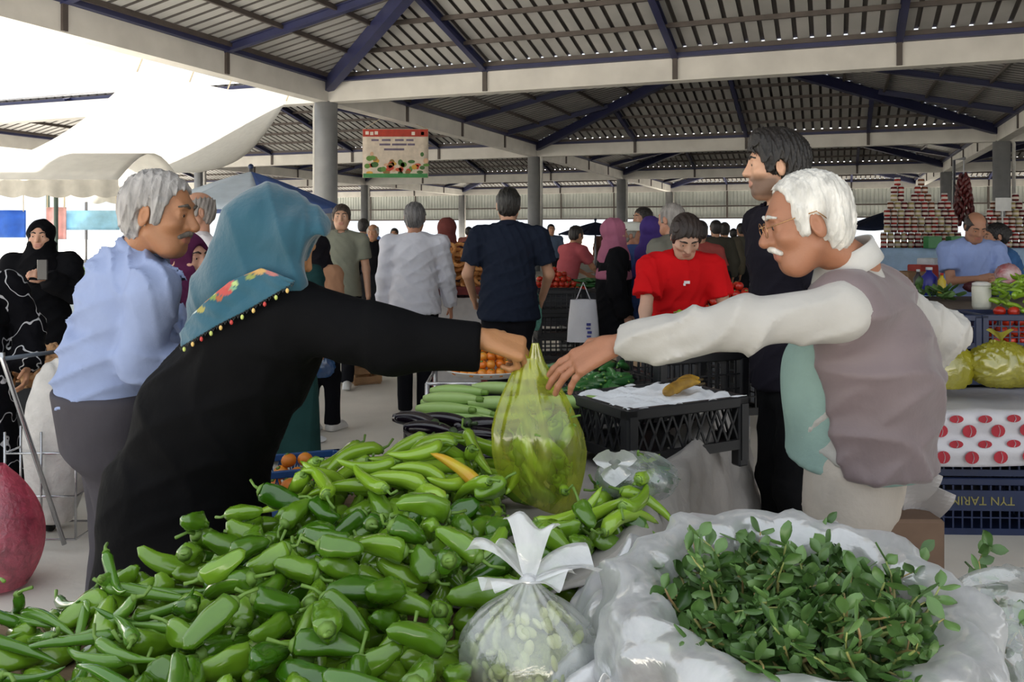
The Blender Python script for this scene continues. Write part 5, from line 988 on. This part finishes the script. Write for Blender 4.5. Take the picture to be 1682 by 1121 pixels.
for k in range(40):
    c_, r_ = k % 5, k // 5; o = obj('bread_ring', TM_); o.location = (P(752, 385, 7.7).x - .2 + c_ * .1 + .02 * (r_ % 2), 7.62 + .05 * (k % 3), 1.05 + r_ * .042); o.rotation_euler = (g.uniform(.7, 1.1), g.uniform(-.2, .2), g.uniform(-.3, .3)); meta(o, 'brown sesame bread ring stacked on the red stand', 'bread', 'sesame bread rings on the red stand')
stall('tomato_stall', 'stall with tomatoes and leafy vegetables under the grey column', P(935, 385, 9.6).x + .1, 9.6, 1.5, .9, .85, -.2, '#22242a', .35)
heapballs(TR, P(912, 385, 9.6).x, 9.45, .86, .34, .26, .22, 90, 'red tomato heaped on the stall beyond the navy polo shirt', 'tomato', 'tomatoes on the middle stall', g)
for k in range(36):
    o = obj('cucumber', gum); o.location = (P(968, 385, 9.6).x + g.uniform(-.22, .25), 9.5 + g.uniform(-.2, .2), .89 + g.uniform(0, .1)); o.rotation_euler = (0, g.uniform(-.2, .2), g.uniform(0, 6)); meta(o, 'green cucumber heaped beside the tomatoes of the middle stall', 'cucumber', 'cucumbers on the middle stall')
for i in range(5): crate('black_crate', ['bottom', 'second', 'third', 'fourth', 'top'][i] + ' black crate of the tall stack beside the navy polo shirt', .42, .32, .2, M_blk, (P(918, 385, 7.6).x, 7.6, .2 * i), .1, lat='grid')
for i in range(3): crate('black_crate', ['bottom', 'middle', 'top'][i] + ' black crate of the low stack behind the white bag', .42, .32, .2, M_blk, (P(962, 385, 8.3).x, 8.3, .2 * i), .3, lat='grid')
stall('pepper_stall', 'stall with red peppers behind the young man', P(1205, 385, 6.2).x, 6.25, 1.1, .8, .92, -.3, '#3a3c42', .3)
heapballs(TR, P(1205, 385, 6.2).x - .02, 6.15, .93, .4, .28, .2, 110, 'red tomato heaped on the stall behind the young man', 'tomato', 'tomatoes behind the young man', g)
stall('greens_stall', 'low stall of mixed greens in front of the red T-shirt', P(1120, 385, 4.6).x, 4.55, .7, .36, .86, .36, '#2b2d31', .3)
for k in range(26):
    me, st_, L, r = KINDS['pale'][k % 8]; o = obj('long_pepper', me); o.location = (P(1122, 385, 4.6).x + g.uniform(-.22, .22), 4.53 + g.uniform(-.12, .12), .9 + g.uniform(0, .15)); o.rotation_euler = (g.uniform(0, 6), g.uniform(-.3, .3), g.uniform(0, 6)); o.scale = (1.2,) * 3; obj('stem', st_, o); meta(o, 'long olive green pepper on the low stall before the red T-shirt', 'pepper', 'peppers before the red T-shirt')
# hand-held and hanging bags
def softbag(name, label, px, py, d, rx, ry, rz, m_, seed, amp=.16, hnd=True):
    c = P(px, py, d); t = wthing(name, label, 'bag', (c.x, c.y, c.z - rz)); crumple(c, rx, ry, rz, amp, seed, 56, 36, flat=.8, fq=2.3).build('bag_body', m_, t, True)
    if hnd:
        for sg in (-1, 1): b = MB(); b.tube([(c.x + sg * rx * .5, c.y, c.z + rz * .75), (c.x + sg * rx * .2, c.y, c.z + rz * 1.3), (c.x, c.y, c.z + rz * 1.45)], [.012, .008, .005], 6, flat=.4); b.build('handle', m_, t, True)
    elif hnd is False:
        for k in range(1): a_ = k * 2.1 + seed; b = MB(); b.grid(lambda u_, v_: (c.x + (.01 + rx * .45 * v_) * math.cos(a_ + (u_ - .5) * (.5 + v_)), c.y + (.01 + ry * .4 * v_) * math.sin(a_ + (u_ - .5) * (.5 + v_)), c.z + rz * (.85 + .45 * v_) + .01 * math.sin(9 * u_)), 8, 5); b.build('tied_end', m_, t, True)
    return t
M_wbag = mat('white shopping bag', '#dcdce2', .5, var=.05, bump=.3); wb = P(958, 525, 7.0); t = wthing('white_shopping_bag', 'white shopping bag with blue marks beside the pink headscarf', 'bag', (wb.x, wb.y, wb.z - .18))
b = MB(); b.grid(lambda u_, v_: (wb.x + (.13 - .03 * v_) * math.cos(6.283 * u_) * (1 + .06 * math.sin(4 * 6.283 * u_ + 3 * v_)), wb.y + .06 * math.sin(6.283 * u_), wb.z - .18 + .34 * v_), 30, 14, closed=True); b.build('bag_body', M_wbag, t, True)
b = MB(); b.tube([(wb.x - .06, wb.y, wb.z + .15), (wb.x, wb.y, wb.z + .3), (wb.x + .06, wb.y, wb.z + .15)], .006, 6); b.build('handle', M_wbag, t, True)
b = MB(); [b.box((wb.x + .04 + .006 * math.sin(k * 2), wb.y - .066, wb.z - .13 + k * .032), (.035, .003, .014 + .006 * (k % 2))) for k in range(4)]; b.build('printed_mark', mat('blue print', '#3b3f8f', .5), t)
softbag('green_mesh_bag', 'sea green mesh bag hanging beside the navy polo shirt', 876, 515, 6.6, .06, .06, .16, mat('sea green net', '#5f9c8c', .6, var=.3, scale=60, bump=.8, bscale=90), 5)
softbag('blue_bag', 'bright blue plastic bag carried behind the black robe', 522, 602, 6.35, .12, .07, .1, film('blue bag film', '#3f74b0', .12, .4, .2, .4, 14), 8)
# wooden crate and scraps on the floor
wc = thing('wooden_crate', 'small pale wooden crate standing on the floor by the walking man', 'crate', (P(598, 385, 8.6).x, 8.6, 0), .5); M_pine = mat('raw crate wood', '#a98560', .8, var=.2, scale=8, bump=.3)
for sx in (-1, 1):
    for sy in (-1, 1): b = MB(); b.box((sx * .12, sy * .1, .14), (.03, .03, .28)); b.build('post', M_pine, wc)
for z in (.05, .14, .24):
    for sy in (-1, 1): b = MB(); b.box((0, sy * .12, z), (.28, .01, .06)); b.build('slat', M_pine, wc)
    for sx in (-1, 1): b = MB(); b.box((sx * .14, 0, z), (.01, .24, .06)); b.build('slat', M_pine, wc)
b = MB(); [b.bar((-.12, -.1 + k * .05, .01), (.12, -.1 + k * .05, .01), .045, .01) for k in range(5)]; b.build('base', M_pine, wc)
for k, (px, d) in enumerate(((505, 6.3), (520, 6.15))):
    c = P(px, 385, d); o = crumple((c.x, d, .02), .07, .05, .025, .25, 20 + k, 20, 12); single('crumpled_paper', o, M_pap, ['crumpled white paper scrap on the floor nearer the robe', 'small white paper scrap on the floor by the white shoe'][k], 'paper', smooth=True)
# blue crates of oranges on the floor, left of the table
OR = tomato_data('orange', .04, green_mat('orange peel', '#d9781c', '#e8982c', .45))
for i, (x, y, z, lb) in enumerate(((-1.12, 4.5, 0, 'blue lattice crate of oranges on the floor below the peppers'), (-1.0, 4.05, 0, 'nearer blue lattice crate of oranges half hidden by the peppers'))):
    crate('blue_crate', lb, .5, .36, .3 if i == 0 else .26, M_blu, (x, y, z), .36); heapballs(OR, x, y, .03, .2, .13, .3, 40, ['orange in the farther blue crate on the floor', 'orange in the nearer blue crate on the floor'][i], 'orange', ['oranges in the farther blue crate', 'oranges in the nearer blue crate'][i], g, rz=.36, r=.04)
# left edge: sack cart, red net of onions, heap of ginger-brown roots
ct = wthing('shopping_cart', 'wire shopping trolley with long chrome handle at the left edge', 'cart', (P(92, 385, 4.15).x, 4.15, 0)); cx, cy = P(92, 385, 4.15).x, 4.15
for z in (.06, .26, .46):
    b = MB(); q_ = [(-.17, -.13), (.16, -.13), (.16, .13), (-.17, .13), (-.17, -.13)]; b.tube([(cx + x, cy + y, z) for x, y in q_], .0055, 6); b.build('hoop', M_chr, ct, True)
for (x, y) in ((-.17, -.13), (0, -.13), (.16, -.13), (.16, .13), (-.17, .13), (.16, 0), (-.17, 0)): b = MB(); b.tube([(cx + x, cy + y, .06), (cx + x, cy + y, .56)], .0055, 6); b.build('upright', M_chr, ct, True)
a0, a1 = P(106, 895, 4.0), P(4, 590, 3.95); b = MB(); b.tube([a0, a1, a1 + Vector((.0, 0, .03))], .011, 8); b.build('handle_rod', M_chr, ct, True); b = MB(); b.tube([a1, P(100, 577, 4.3)], .01, 8); b.build('handle_bar', mat('blue grey grip', '#66707c', .5), ct, True)
for sx in (-1, 1): b = MB(); b.tube([(cx + sx * .12, cy + .16, .05), (cx + sx * .12 + .02, cy + .16, .05)], .05, 16); b.build('wheel', mat('black rubber', '#1a1a1a', .7), ct, True)
o = crumple((cx - .0, cy, .47), .145, .11, .40, .07, 31, 40, 30, flat=.93); single('white_sack', o, mat('woven white sack', '#c9c5c0', .75, var=.12, scale=12, bump=.5, bscale=50), 'tall white woven sack standing in the wire trolley', 'sack', smooth=True)
pc = P(32, 862, 3.6); nb = wthing('red_net_bag', 'crimson net bag of dark onions at the left edge of the floor', 'bag', (pc.x, 3.6, 0)); c = Vector((pc.x - .1, 3.6, .21))
b = MB(); b.grid(lambda u_, v_: (c.x + (.19 * math.sin(math.pi * min(.97, .18 + .8 * v_)) ** .7) * math.cos(6.283 * u_), c.y + .17 * math.sin(math.pi * min(.97, .18 + .8 * v_)) ** .7 * math.sin(6.283 * u_), .02 + .5 * v_), 36, 20, closed=True); b.build('net', film('crimson net film', '#e0607c', .42, .4, .4, .4, 40), nb, True)
M_oni = green_mat('dark onion skin', '#4a1c22', '#6e2f30', .4); ON = tomato_data('onion', .045, M_oni)
for k in range(26): a, z = k * 2.4, .06 + .012 * k; r_ = .1 * (1 if z < .28 else .6); o = obj('onion', ON[0]); o.location = (c.x + r_ * math.cos(a), c.y + r_ * .9 * math.sin(a), z); meta(o, 'dark red onion inside the crimson net bag', 'onion', 'onions in the crimson net')
stall('root_stall', 'stall of pale brown ginger roots behind the trolley', P(70, 385, 5.0).x, 5.05, .55, .5, .62, 0, '#1c1c1e', .5)
rt_ = []
for i in range(4):
    m_ = MB(); m_.ball((0, 0, 0), (.05, .03, .026), 10, 7); m_.ball((.035, .02, .006), (.03, .022, .02), 8, 6); m_.ball((-.03, .018 - .01 * i, .005), (.028, .02, .02), 8, 6); m_.ball((.0, -.025, .008 * i), (.02, .026, .02), 8, 6); rt_.append(m_.data('ginger_root', mat('ginger skin', '#c19468', .75, var=.3, scale=30, bump=.6, bscale=60), True))
for k in range(60):
    lv = k // 15; o = obj('ginger_root', rt_[k % 4]); o.location = (P(70, 385, 5.0).x + g.uniform(-.2, .2) * (1 - lv * .15), 4.95 + g.uniform(-.16, .16) * (1 - lv * .15), .65 + lv * .05); o.rotation_euler = (g.uniform(0, 6), g.uniform(0, 6), g.uniform(0, 6)); meta(o, 'pale brown ginger root heaped on the stall behind the trolley', 'ginger', 'ginger roots on the left stall')
# ---- yard on the left: tarp, canopy, parasol, small stalls
M_tarp = mat('white tarpaulin', '#e9e7e2', .7, var=.04, bump=.15, bscale=6, trans=.5)
Ac, Bc, Cc, Dc = P(225, 118, 15.8), P(470, 166, 20), P(330, 283, 24), P(-160, 300, 15)
def tf(u_, v_): a = Ac.lerp(Bc, u_); c = Dc.lerp(Cc, u_); p = a.lerp(c, v_); p.z -= .55 * math.sin(math.pi * v_) * (.6 + .4 * math.sin(math.pi * u_)); p.y += .5 * math.sin(math.pi * v_); return tuple(p)
b = MB(); b.grid(tf, 24, 20); tt = wthing('white_tarp', 'large white tarpaulin awning slung from the hall edge over the yard', 'tarp', tuple(Cc)); thick(b.build('sheet', M_tarp, tt, True), .006)
for u_ in (0, .3, .55, 1): b = MB(); p = Vector(tf(u_, 0)); b.tube([p, p + Vector((.25, .1, .75))], .015, 5); b.build('tie_rope', mat('hemp rope', '#b5a890', .9), tt)
for u_ in (0, .5, 1): b = MB(); p = Vector(tf(u_, 1)); b.tube([(p.x, p.y, 0), tuple(p)], .03, 8); b.build('pole', M_leg, tt, True)
cn = wthing('market_canopy', 'white market canopy with grey scalloped valance over a yard stall', 'canopy', (P(70, 385, 11.5).x, 12.2, 0)); x0, x1, y0, y1, zt = P(-60, 385, 11.5).x, P(205, 385, 11.5).x, 11.3, 13.6, CH + 88 / F * 11.5
b = MB(); b.grid(lambda u_, v_: (x0 + (x1 - x0) * u_, y0 + (y1 - y0) * v_, zt + .45 * math.sin(math.pi * v_) + .0), 16, 10); thick(b.build('canopy_top', M_tarp, cn, True), .006)
for (ya, nm) in ((y0, 'valance'), (y1, 'valance')): b = MB(); b.grid(lambda u_, v_: (x0 + (x1 - x0) * u_, ya + .02 * math.sin(u_ * 40), zt - v_ * (.2 + .035 * abs(math.sin(u_ * 22)))), 70, 4); b.build(nm, mat('grey valance cloth', '#b5b1a8', .8, trans=.3), cn, True)
for (x, y) in ((P(92, 385, 11.4).x, 11.4), (x1 - .05, 13.5), (x0 + .05, 13.5), (x0 + .05, 11.4)): b = MB(); b.tube([(x, y, 0), (x, y, zt)], .028, 10); b.build('post', mat('green grey post', '#5f6f66', .5), cn, True)
stall('yard_stall', 'stall with boxes of vegetables under the white canopy in the yard', P(110, 385, 12.3).x, 12.5, 2.2, .9, .85, 0, '#b8c4cc', .5)
for k in range(40):
    me, st_, L, r = KINDS['pale'][k % 8]; o = obj('long_pepper', me); o.location = (P(125, 385, 12.3).x + g.uniform(-.35, .5), 12.2 + g.uniform(-.15, .2), .88 + g.uniform(0, .12)); o.rotation_euler = (0, g.uniform(-.3, .3), g.uniform(0, 6)); o.scale = (1.4,) * 3; meta(o, 'pale green pepper on the stall under the yard canopy', 'pepper', 'peppers on the yard stall')
for (px, py, d, w_, h_, col, lb) in ((12, 368, 13.3, .55, .42, '#2f5fb0', 'blue banner hanging in the yard at the left edge'), (92, 367, 13.4, .3, .5, '#d7a9a6', 'pink and white striped cloth hanging behind the canopy post'), (148, 362, 13.45, .9, .3, '#9cc8dc', 'pale blue tarp strip behind the grey haired man')):
    c = P(px, py, d); b = MB(); b.grid(lambda u_, v_: (c.x + (u_ - .5) * w_, d + .03 * math.sin(9 * u_), c.z + (v_ - .5) * h_), 14, 6); o = single('hanging_cloth', b, mat('hanging cloth ' + col, col, .8, var=.15, trans=.3), lb, 'cloth', smooth=True); thick(o, .01)
    for sx in (-.45, .45): r_ = MB(); r_.tube([(c.x + sx * w_, d, c.z + h_ / 2 - .02), (c.x + sx * w_, d, 2.4)], .008, 5); r_.build('tie_rope', mat('hemp rope', '#b5a890', .9), o, off=o.location)
def parasol(name, label, px, py, d, rad, ht, cols, tilt=0):
    c = P(px, py, d); t = wthing(name, label, 'parasol', (c.x, c.y, 0)); n_ = 8
    for k in range(n_):
        a0, a1 = 6.283 * (k + .5) / n_, 6.283 * (k + 1.5) / n_; b = MB(); b.grid(lambda u_, v_: (c.x + rad * v_ * ((1 - u_) * math.cos(a0) + u_ * math.cos(a1)), c.y + rad * v_ * ((1 - u_) * math.sin(a0) + u_ * math.sin(a1)), c.z - ht * v_ ** 1.15 - .04 * math.sin(math.pi * u_) * v_), 5, 6); thick(b.build('canopy_panel', mat('parasol ' + cols[k % len(cols)], cols[k % len(cols)], .7, var=.05, trans=.35), t, True), .004)
        b = MB(); b.tube([(c.x, c.y, c.z - .12), (c.x + rad * .98 * math.cos(a0), c.y + rad * .98 * math.sin(a0), c.z - ht - .01)], .008, 5); b.build('rib', M_leg, t)
    b = MB(); b.tube([(c.x, c.y, 0), (c.x, c.y, c.z + .06)], .022, 10); b.build('pole', M_leg, t, True); b = MB(); b.ball((c.x, c.y, c.z + .06), .035, 8, 6); b.build('finial', mat('navy finial', '#1e2e50', .4), t, True)
parasol('parasol', 'blue and white market parasol behind the teal headscarf', 412, 282, 10.5, 1.2, .45, ['#5f7fc0', '#5f7fc0', '#5f7fc0', '#dfeaf4', '#e3edf5', '#e3edf5', '#5f7fc0', '#5f7fc0'])
parasol('parasol', 'navy parasol far right behind the old vendor', 1462, 346, 21, 1.2, .45, ['#2c3550'])
parasol('parasol', 'dark navy parasol far behind the tomato stall', 978, 365, 22, 1.0, .3, ['#27304a'])
# ---- printed banner hung under the beam
bp0 = G(.245, 0, 0); bd = P(652, 214, bp0.y); bw, bh = 1.8, 1.34; ban = wthing('banner', 'printed vegetable market banner with red heading hung below the roof beam', 'banner', (bd.x, bd.y - .3, bd.z - bh)); by = bd.y - .3; bx, bz = bd.x, bd.z
b = MB(); b.grid(lambda u_, v_: (bx + (u_ - .5) * bw, by, bz - bh * v_), 12, 8); thick(b.build('sheet', mat('cream banner vinyl', '#cfc2b2', .6), ban, True), .008)
def pr_(x, z, w_, h_, col, ball=False):
    b = MB(); y = by - .0075 - .0012 * (len(ban.children) % 6)
    if ball: b.lathe([(1e-4, 0), (1, 0)], 12, cap=False); b.v = [(bx + x * bw + v[0] * w_ / 2, y + .0, bz - z * bh + v[1] * h_ / 2) for v in b.v]
    else: b.box((bx + x * bw, y, bz - z * bh), (w_, .004, h_))
    b.build('print', mat('print ' + col, col, .6, var=.15), ban)
pr_(0, .085, bw * .99, .2, '#a8321f')
for k, x in enumerate((-.43, -.36, -.29, .27, .34, .41)): pr_(x, .085 + .01 * (k % 2), .09, .09, '#d9cfc4')
for (x, z, w_) in ((-.31, .23, .2), (-.14, .23, .24), (.06, .23, .24), (.22, .23, .2), (-.16, .32, .3), (.06, .32, .4), (.24, .32, .2), (-.02, .42, .55)): pr_(x, z, w_, .055, '#6a5f74')
pr_(0, .955, bw * .98, .11, '#3f8a50')
for k in range(46):
    x = g.uniform(-.47, .47); z = .9 - (abs(x) * .75 + .12) * g.random() if abs(x) > .15 else g.uniform(.68, .9); pr_(x, z, g.uniform(.09, .2), g.uniform(.08, .17), g.choice(['#b53a26', '#c9573a', '#5f8a3c', '#3f6a34', '#c99a3a', '#8a6a3a', '#d0a88a']), True)
for sx, tg in ((-.48, .19), (.48, .30)): b = MB(); b.tube([(bx + sx * bw, by, bz), tuple(G(tg, 0, ZB + .08))], .01, 5); b.build('tie_rope', mat('hemp rope', '#b5a890', .9), ban)
# ---- right stall: printed plastic sheet, yellow bags, crates
RX = P(1600, 385, 4.3).x
for i, (x, z) in enumerate(((RX + .02, 0), (RX + .02, .29), (RX + .64, 0), (RX + .64, .29))):
    t = crate('navy_crate', ['lower', 'upper', 'lower', 'upper'][i] + ' dark upturned crate with faded lettering under the printed sheet, ' + ('left pair' if i < 2 else 'right pair'), .58, .4, .28, M_nav, (x, 4.45, z), -.04, lat='grid'); b = MB(); b.box((0, -.2, .17), (.46, .008, .1)); b.build('name_plate', M_nav, t)
    cu = bpy.data.curves.new('lettering', 'FONT'); cu.body = 'TYN TARIM'; cu.size = .06; cu.align_x = 'CENTER'; cu.extrude = .002; cu.materials.append(mat('faded yellow print', '#8f8650', .7)); tm = bpy.data.objects.new('tmp', cu); COL.objects.link(tm); bpy.context.view_layer.update(); lm = bpy.data.meshes.new_from_object(tm.evaluated_get(bpy.context.evaluated_depsgraph_get())); bpy.data.objects.remove(tm); lo = obj('lettering', lm, t); lo.location = (0, -.206, .19); lo.rotation_euler = (R(90), R(180), 0)
b = MB(); b.box((RX + .33, 4.5, .60), (1.34, .62, .035)); single('stall_board', b, M_wood, 'wooden board resting on the navy crates at the right', 'board')
sx0, sx1 = RX - .33, RX + .98; M_sheet = mat('printed white plastic', '#cfcdd2', .3, var=.05, bump=.2)
ps2 = wthing('printed_sheet', 'white plastic sheet printed with red round logos hanging off the right stall', 'sheet', (RX, 4.19, .4))
def sh2(u_, v_):
    x = sx0 + (sx1 - sx0) * u_
    if v_ < .4: return (x, 4.8 - .62 * v_ / .4, .625 + .004 * math.sin(20 * x))
    a = (v_ - .4) / .6; return (x, 4.178 - .012 * math.sin(a * 11) - .02 * a, .625 - .26 * a + .008 * math.sin(5 * x))
b = MB(); b.grid(sh2, 40, 30); thick(b.build('sheet', M_sheet, ps2, True), .003)
for i in range(9):
    for j in range(4):
        u_, v_ = (i + .5 * (j % 2) + .2) / 9.5, .46 + .14 * j; p = sh2(u_, v_); b = MB(); b.lathe([(1e-4, 0), (.034, 0)], 16, cap=False); b.v = [(p[0] + q_[0], p[1] - .016 + .0, p[2] + q_[1] * (.9 if j % 2 else .55)) for q_ in b.v]; lg = b.build('red_logo', mat('red print', '#a8182c', .5), ps2)
        b = MB(); b.tube([(p[0] - .012 + .008 * math.sin(t * 3.1) , p[1] - .018, p[2] + (.026 if j % 2 else .016) * (1 - 2 * t)) for t in np.linspace(0, 1, 6)], .004, 4, flat=.3); b.v = [(q_[0] + .012, q_[1], q_[2]) for q_ in b.v]; b.build('white_stroke', mat('white print', '#d8d0d4', .5), lg, off=ps2.location)
M_yb2 = film('olive yellow bag film', '#c9c23a', .12, .4, .18, .4, 14, gloss=.16)
for (px, py, d, rx, rz, lb, sd) in ((1545, 610, 4.45, .14, .13, 'yellow plastic bag on the printed sheet behind the vendor elbow', 41), (1645, 608, 4.4, .2, .14, 'larger tied yellow plastic bag at the right end of the printed sheet', 42)): softbag('yellow_bag', lb, px, py - 8, d, rx, .12, rz, M_yb2, sd, .26, hnd=False)
for i, (x, z, lb) in enumerate(((RX + .0, .64, 'lower left'), (RX + .47, .64, 'lower right'), (RX + .0, .84, 'upper left'), (RX + .47, .84, 'upper right'))): crate('blue_crate', lb + ' navy blue crate of tomatoes behind the yellow bags', .46, .34, .19, M_nav, (x + .1, 5.0, z), -.05, lat='grid')
b = MB(); b.box((RX + .33, 5.0, .3), (1.1, .4, .6), bev=.01); single('crate_plinth', b, mat('grey plinth', '#3a3a3e', .7), 'dark plinth under the navy blue tomato crates', 'plinth')
for i in range(2): heapballs(TR, RX + .1 + .47 * i, 5.0, .85, .19, .13, .2, 46, 'red tomato in the upper ' + ('left' if i == 0 else 'right') + ' navy blue crate', 'tomato', 'tomatoes in the upper ' + ('left' if i == 0 else 'right') + ' navy crate', g)
for k in range(60):
    me, st_, L, r = KINDS['pale'][k % 8]; o = obj('long_pepper', me); z = g.random(); o.location = (P(1672, 385, 5.1).x + g.uniform(-.22, .3) * (1 - .5 * z), 5.1 + g.uniform(-.15, .15), 1.03 + .22 * z); o.rotation_euler = (g.uniform(0, 6), g.uniform(-.5, .5), g.uniform(0, 6)); o.scale = (.75,) * 3; meta(o, 'pale lime pepper heaped at the right edge above the tomatoes', 'pepper', 'lime peppers at the right edge')
c = P(1612, 483, 5.2); t = wthing('white_tub', 'tall white tub of cheese on the tomato crates', 'tub', (c.x, c.y, 1.03)); b = MB(); b.lathe([(.045, 0), (.052, .02), (.054, .13), (.05, .14)], 18, (c.x, c.y, 1.03)); b.build('tub_body', mat('milky tub', '#cfcfc0', .4), t, True); b = MB(); b.lathe([(.052, .14), (.052, .155), (.03, .165)], 18, (c.x, c.y, 1.03)); b.build('lid', mat('tub lid', '#dedcd6', .4), t, True)
# torn paper lying by the vendor's legs
for k, (px, py, d) in enumerate(((1492, 800, 3.0), (1515, 830, 3.1))):
    c = P(px, py, d); b = MB(); b.grid(lambda u_, v_: (c.x + (u_ - .5) * .13 + .03 * v_, c.y + .05 * math.sin(3 * u_ + 2 * v_), c.z + (v_ - .5) * .2 * (1 - .5 * u_)), 8, 8); o = single('cardboard_sheet', b, mat('grey card', '#a9a4a2', .8), ['torn grey card leaning behind the old vendor, nearer piece', 'torn grey card leaning behind the old vendor, farther piece'][k], 'card'); thick(o, .006)
bx_ = P(1500, 385, 3.05).x; b = MB(); b.box((bx_, 3.15, .24), (.2, .26, .48), bev=.01); single('cardboard_box', b, mat('brown cardboard', '#6a5444', .85, var=.15), 'brown cardboard box holding torn card behind the old vendor', 'box')
# ---- far right: counter with jars, boxes, hanging dried peppers
stall('vendor_counter', 'wooden counter in front of the pale blue vendor', P(1590, 385, 6.6).x, 6.6, 2.6, .6, .98, -.1, '#4a3f36', .3)
for k in range(26):
    o = obj('leaf_bunch', LV[k % 7]); o.location = (P(1537, 385, 6.5).x + g.uniform(-.1, .1), 6.45 + g.uniform(-.1, .1), 1.0 + g.uniform(0, .06)); o.scale = (3, 3, 3); o.rotation_euler = (g.uniform(-1, 1), g.uniform(-1, 0), g.uniform(0, 6)); meta(o, 'green salad leaf heaped on the wooden counter', 'leaf', 'salad leaves on the counter')
def bottle(px, d, z, h_, r_, col, lb, cap_='#d0d0d0'):
    c = P(px, 385, d); t = wthing('bottle', lb, 'bottle', (c.x, c.y, z)); b = MB(); b.lathe([(r_ * .9, 0), (r_, .01), (r_, h_ * .65), (r_ * .4, h_ * .82), (r_ * .35, h_ * .9)], 16, (c.x, c.y, z)); b.build('bottle_body', mat('bottle ' + col, col, .3), t, True); b = MB(); b.lathe([(r_ * .42, h_ * .9), (r_ * .42, h_), (1e-3, h_)], 12, (c.x, c.y, z)); b.build('cap', mat('cap ' + cap_, cap_, .4), t, True)
bottle(1526, 6.8, 1.0, .22, .06, '#2a2c8a', 'royal blue plastic bottle on the counter left of the pale blue vendor'); bottle(1547, 6.7, 1.0, .18, .03, '#c9b02a', 'yellow bottle on the counter beside the royal blue one', '#b02020'); bottle(1508, 6.9, 1.0, .2, .035, '#3a3234', 'dark bottle on the counter left of the royal blue one')
softbag('red_bag', 'red and white plastic bag on the counter at the right edge', 1656, 452, 6.5, .075, .05, .07, mat('red bag film', '#a81f28', .3, scale=14, col2='#d8c8c8'), 51, .45, hnd=None); softbag('maroon_net', 'maroon net of peppers below the vendor hands', 1605, 472, 6.7, .11, .08, .05, mat('maroon net', '#4a1620', .5, var=.3, scale=40, bump=.8), 52, .2, hnd=None)
for i in range(3):
    c = P(1500 + 20 * i, 385, 8.2); b = MB(); b.box((c.x, 8.2 + .05 * i, 1.05 + .06 * i), (.2, .2, .16), rz=.2 * i, bev=.01); single('carton', b, mat('carton %d' % i, ['#8a6a4a', '#a3342c', '#c9ccd0'][i], .7), ['brown carton', 'red carton', 'white carton'][i] + ' on the shelf behind the wooden counter', 'carton')
stall('goods_shelf', 'low shelf of cartons behind the wooden counter', P(1500, 385, 8.4).x, 8.4, .9, .5, .97, 0, '#8fb4d6', .2)
stall('jar_counter', 'long counter of the jar seller at the far right', P(1590, 385, 11.2).x, 11.2, 3.4, .8, 1.3, -.05, '#9ab4d0', .3)
M_jl = mat('white jar lid', '#c9c4c0', .4)
jars = []
for col in ('#8a2420', '#6a3a22', '#9a8a5a', '#5a1a1c'):
    b = MB(); b.lathe([(.034, 0), (.04, .008), (.04, .07), (.033, .082)], 12); l_ = MB(); l_.lathe([(.036, .082), (.036, .1), (.001, .1)], 12); k_ = MB(); k_.lathe([(.0405, .025), (.0405, .055)], 12, cap=False); jars.append((b.data('jar', mat('jar ' + col, col, .15), True), l_.data('lid', M_jl, True), k_.data('paper_label', mat('jar label', '#c4b8ac', .6), True)))
nj = 0
for pi, (px, bw_, hh, lb) in enumerate(((1474, 5, 9, 'leftmost'), (1513, 6, 9, 'second'), (1551, 5, 7, 'third'), (1602, 3, 4, 'fourth'), (1632, 5, 6, 'fifth'), (1668, 5, 7, 'rightmost'))):
    c = P(px, 385, 11.1)
    for lv in range(hh):
        nw = max(1, round(bw_ * (1 - (lv / hh) ** 1.5)))
        for k in range(nw):
            jb, jl, jk = jars[(pi + lv + k) % 4]; o = obj('jar', jb); o.location = (c.x + (k - (nw - 1) / 2) * .088, c.y, 1.306 + lv * .1); obj('lid', jl, o); obj('paper_label', jk, o); meta(o, 'lidded preserve jar in the ' + lb + ' jar tower on the far counter', 'jar', lb + ' tower of preserve jars'); nj += 1
for i, px in enumerate((1535, 1572)): c = P(px, 385, 10.7); b = MB(); b.box((c.x, 10.75, 1.38), (.17, .14, .15), bev=.006); single('green_box', b, mat('green tin box', '#2f7a3f', .4), ['green box left of the pale blue vendor head', 'green box right beside the pale blue vendor head'][i], 'box')
c = P(1583, 330, 11.4); dp_ = wthing('dried_pepper_garland', 'tall dark red garland of dried peppers hanging above the jar counter', 'garland', (c.x, c.y, c.z - .3)); dm = MB(); dm.ball((0, 0, 0), (.028, .022, .06), 7, 6); dmd = dm.data('dried_pepper', mat('dried red pepper', '#4f1414', .4, var=.3), True)
for k in range(90): t = k / 90; a = k * 2.4; r_ = .03 + .09 * t ** .6; o = obj('dried_pepper', dmd, dp_); o.location = (r_ * math.cos(a), r_ * math.sin(a), .62 - .62 * t); o.rotation_euler = (g.uniform(-.4, .4), g.uniform(-.4, .4), a)
b = MB(); b.tube([(c.x, c.y, c.z + .3), (c.x, c.y, c.z + .55)], .008, 5); b.build('hook', M_leg, dp_)
for (px, d, z) in ((1583, 11.4, 2.5),): b = MB(); q_ = P(px, 385, d); b.tube([(q_.x, d + .25, 0), (q_.x, d + .25, 2.48), (q_.x, d - .02, 2.48)], .02, 8); single('hanging_post', b, M_leg, 'steel post holding the dried pepper garland', 'post', smooth=True)
c = P(1648, 336, 11); b = MB(); b.box((c.x, 11, c.z), (.2, .012, .17)); b.tube([(c.x, 11.02, 1.3), (c.x, 11.02, c.z)], .01, 6); single('price_card', b, mat('white card', '#c9c9c6', .6), 'blank white price card on a stick above the jar towers', 'card')
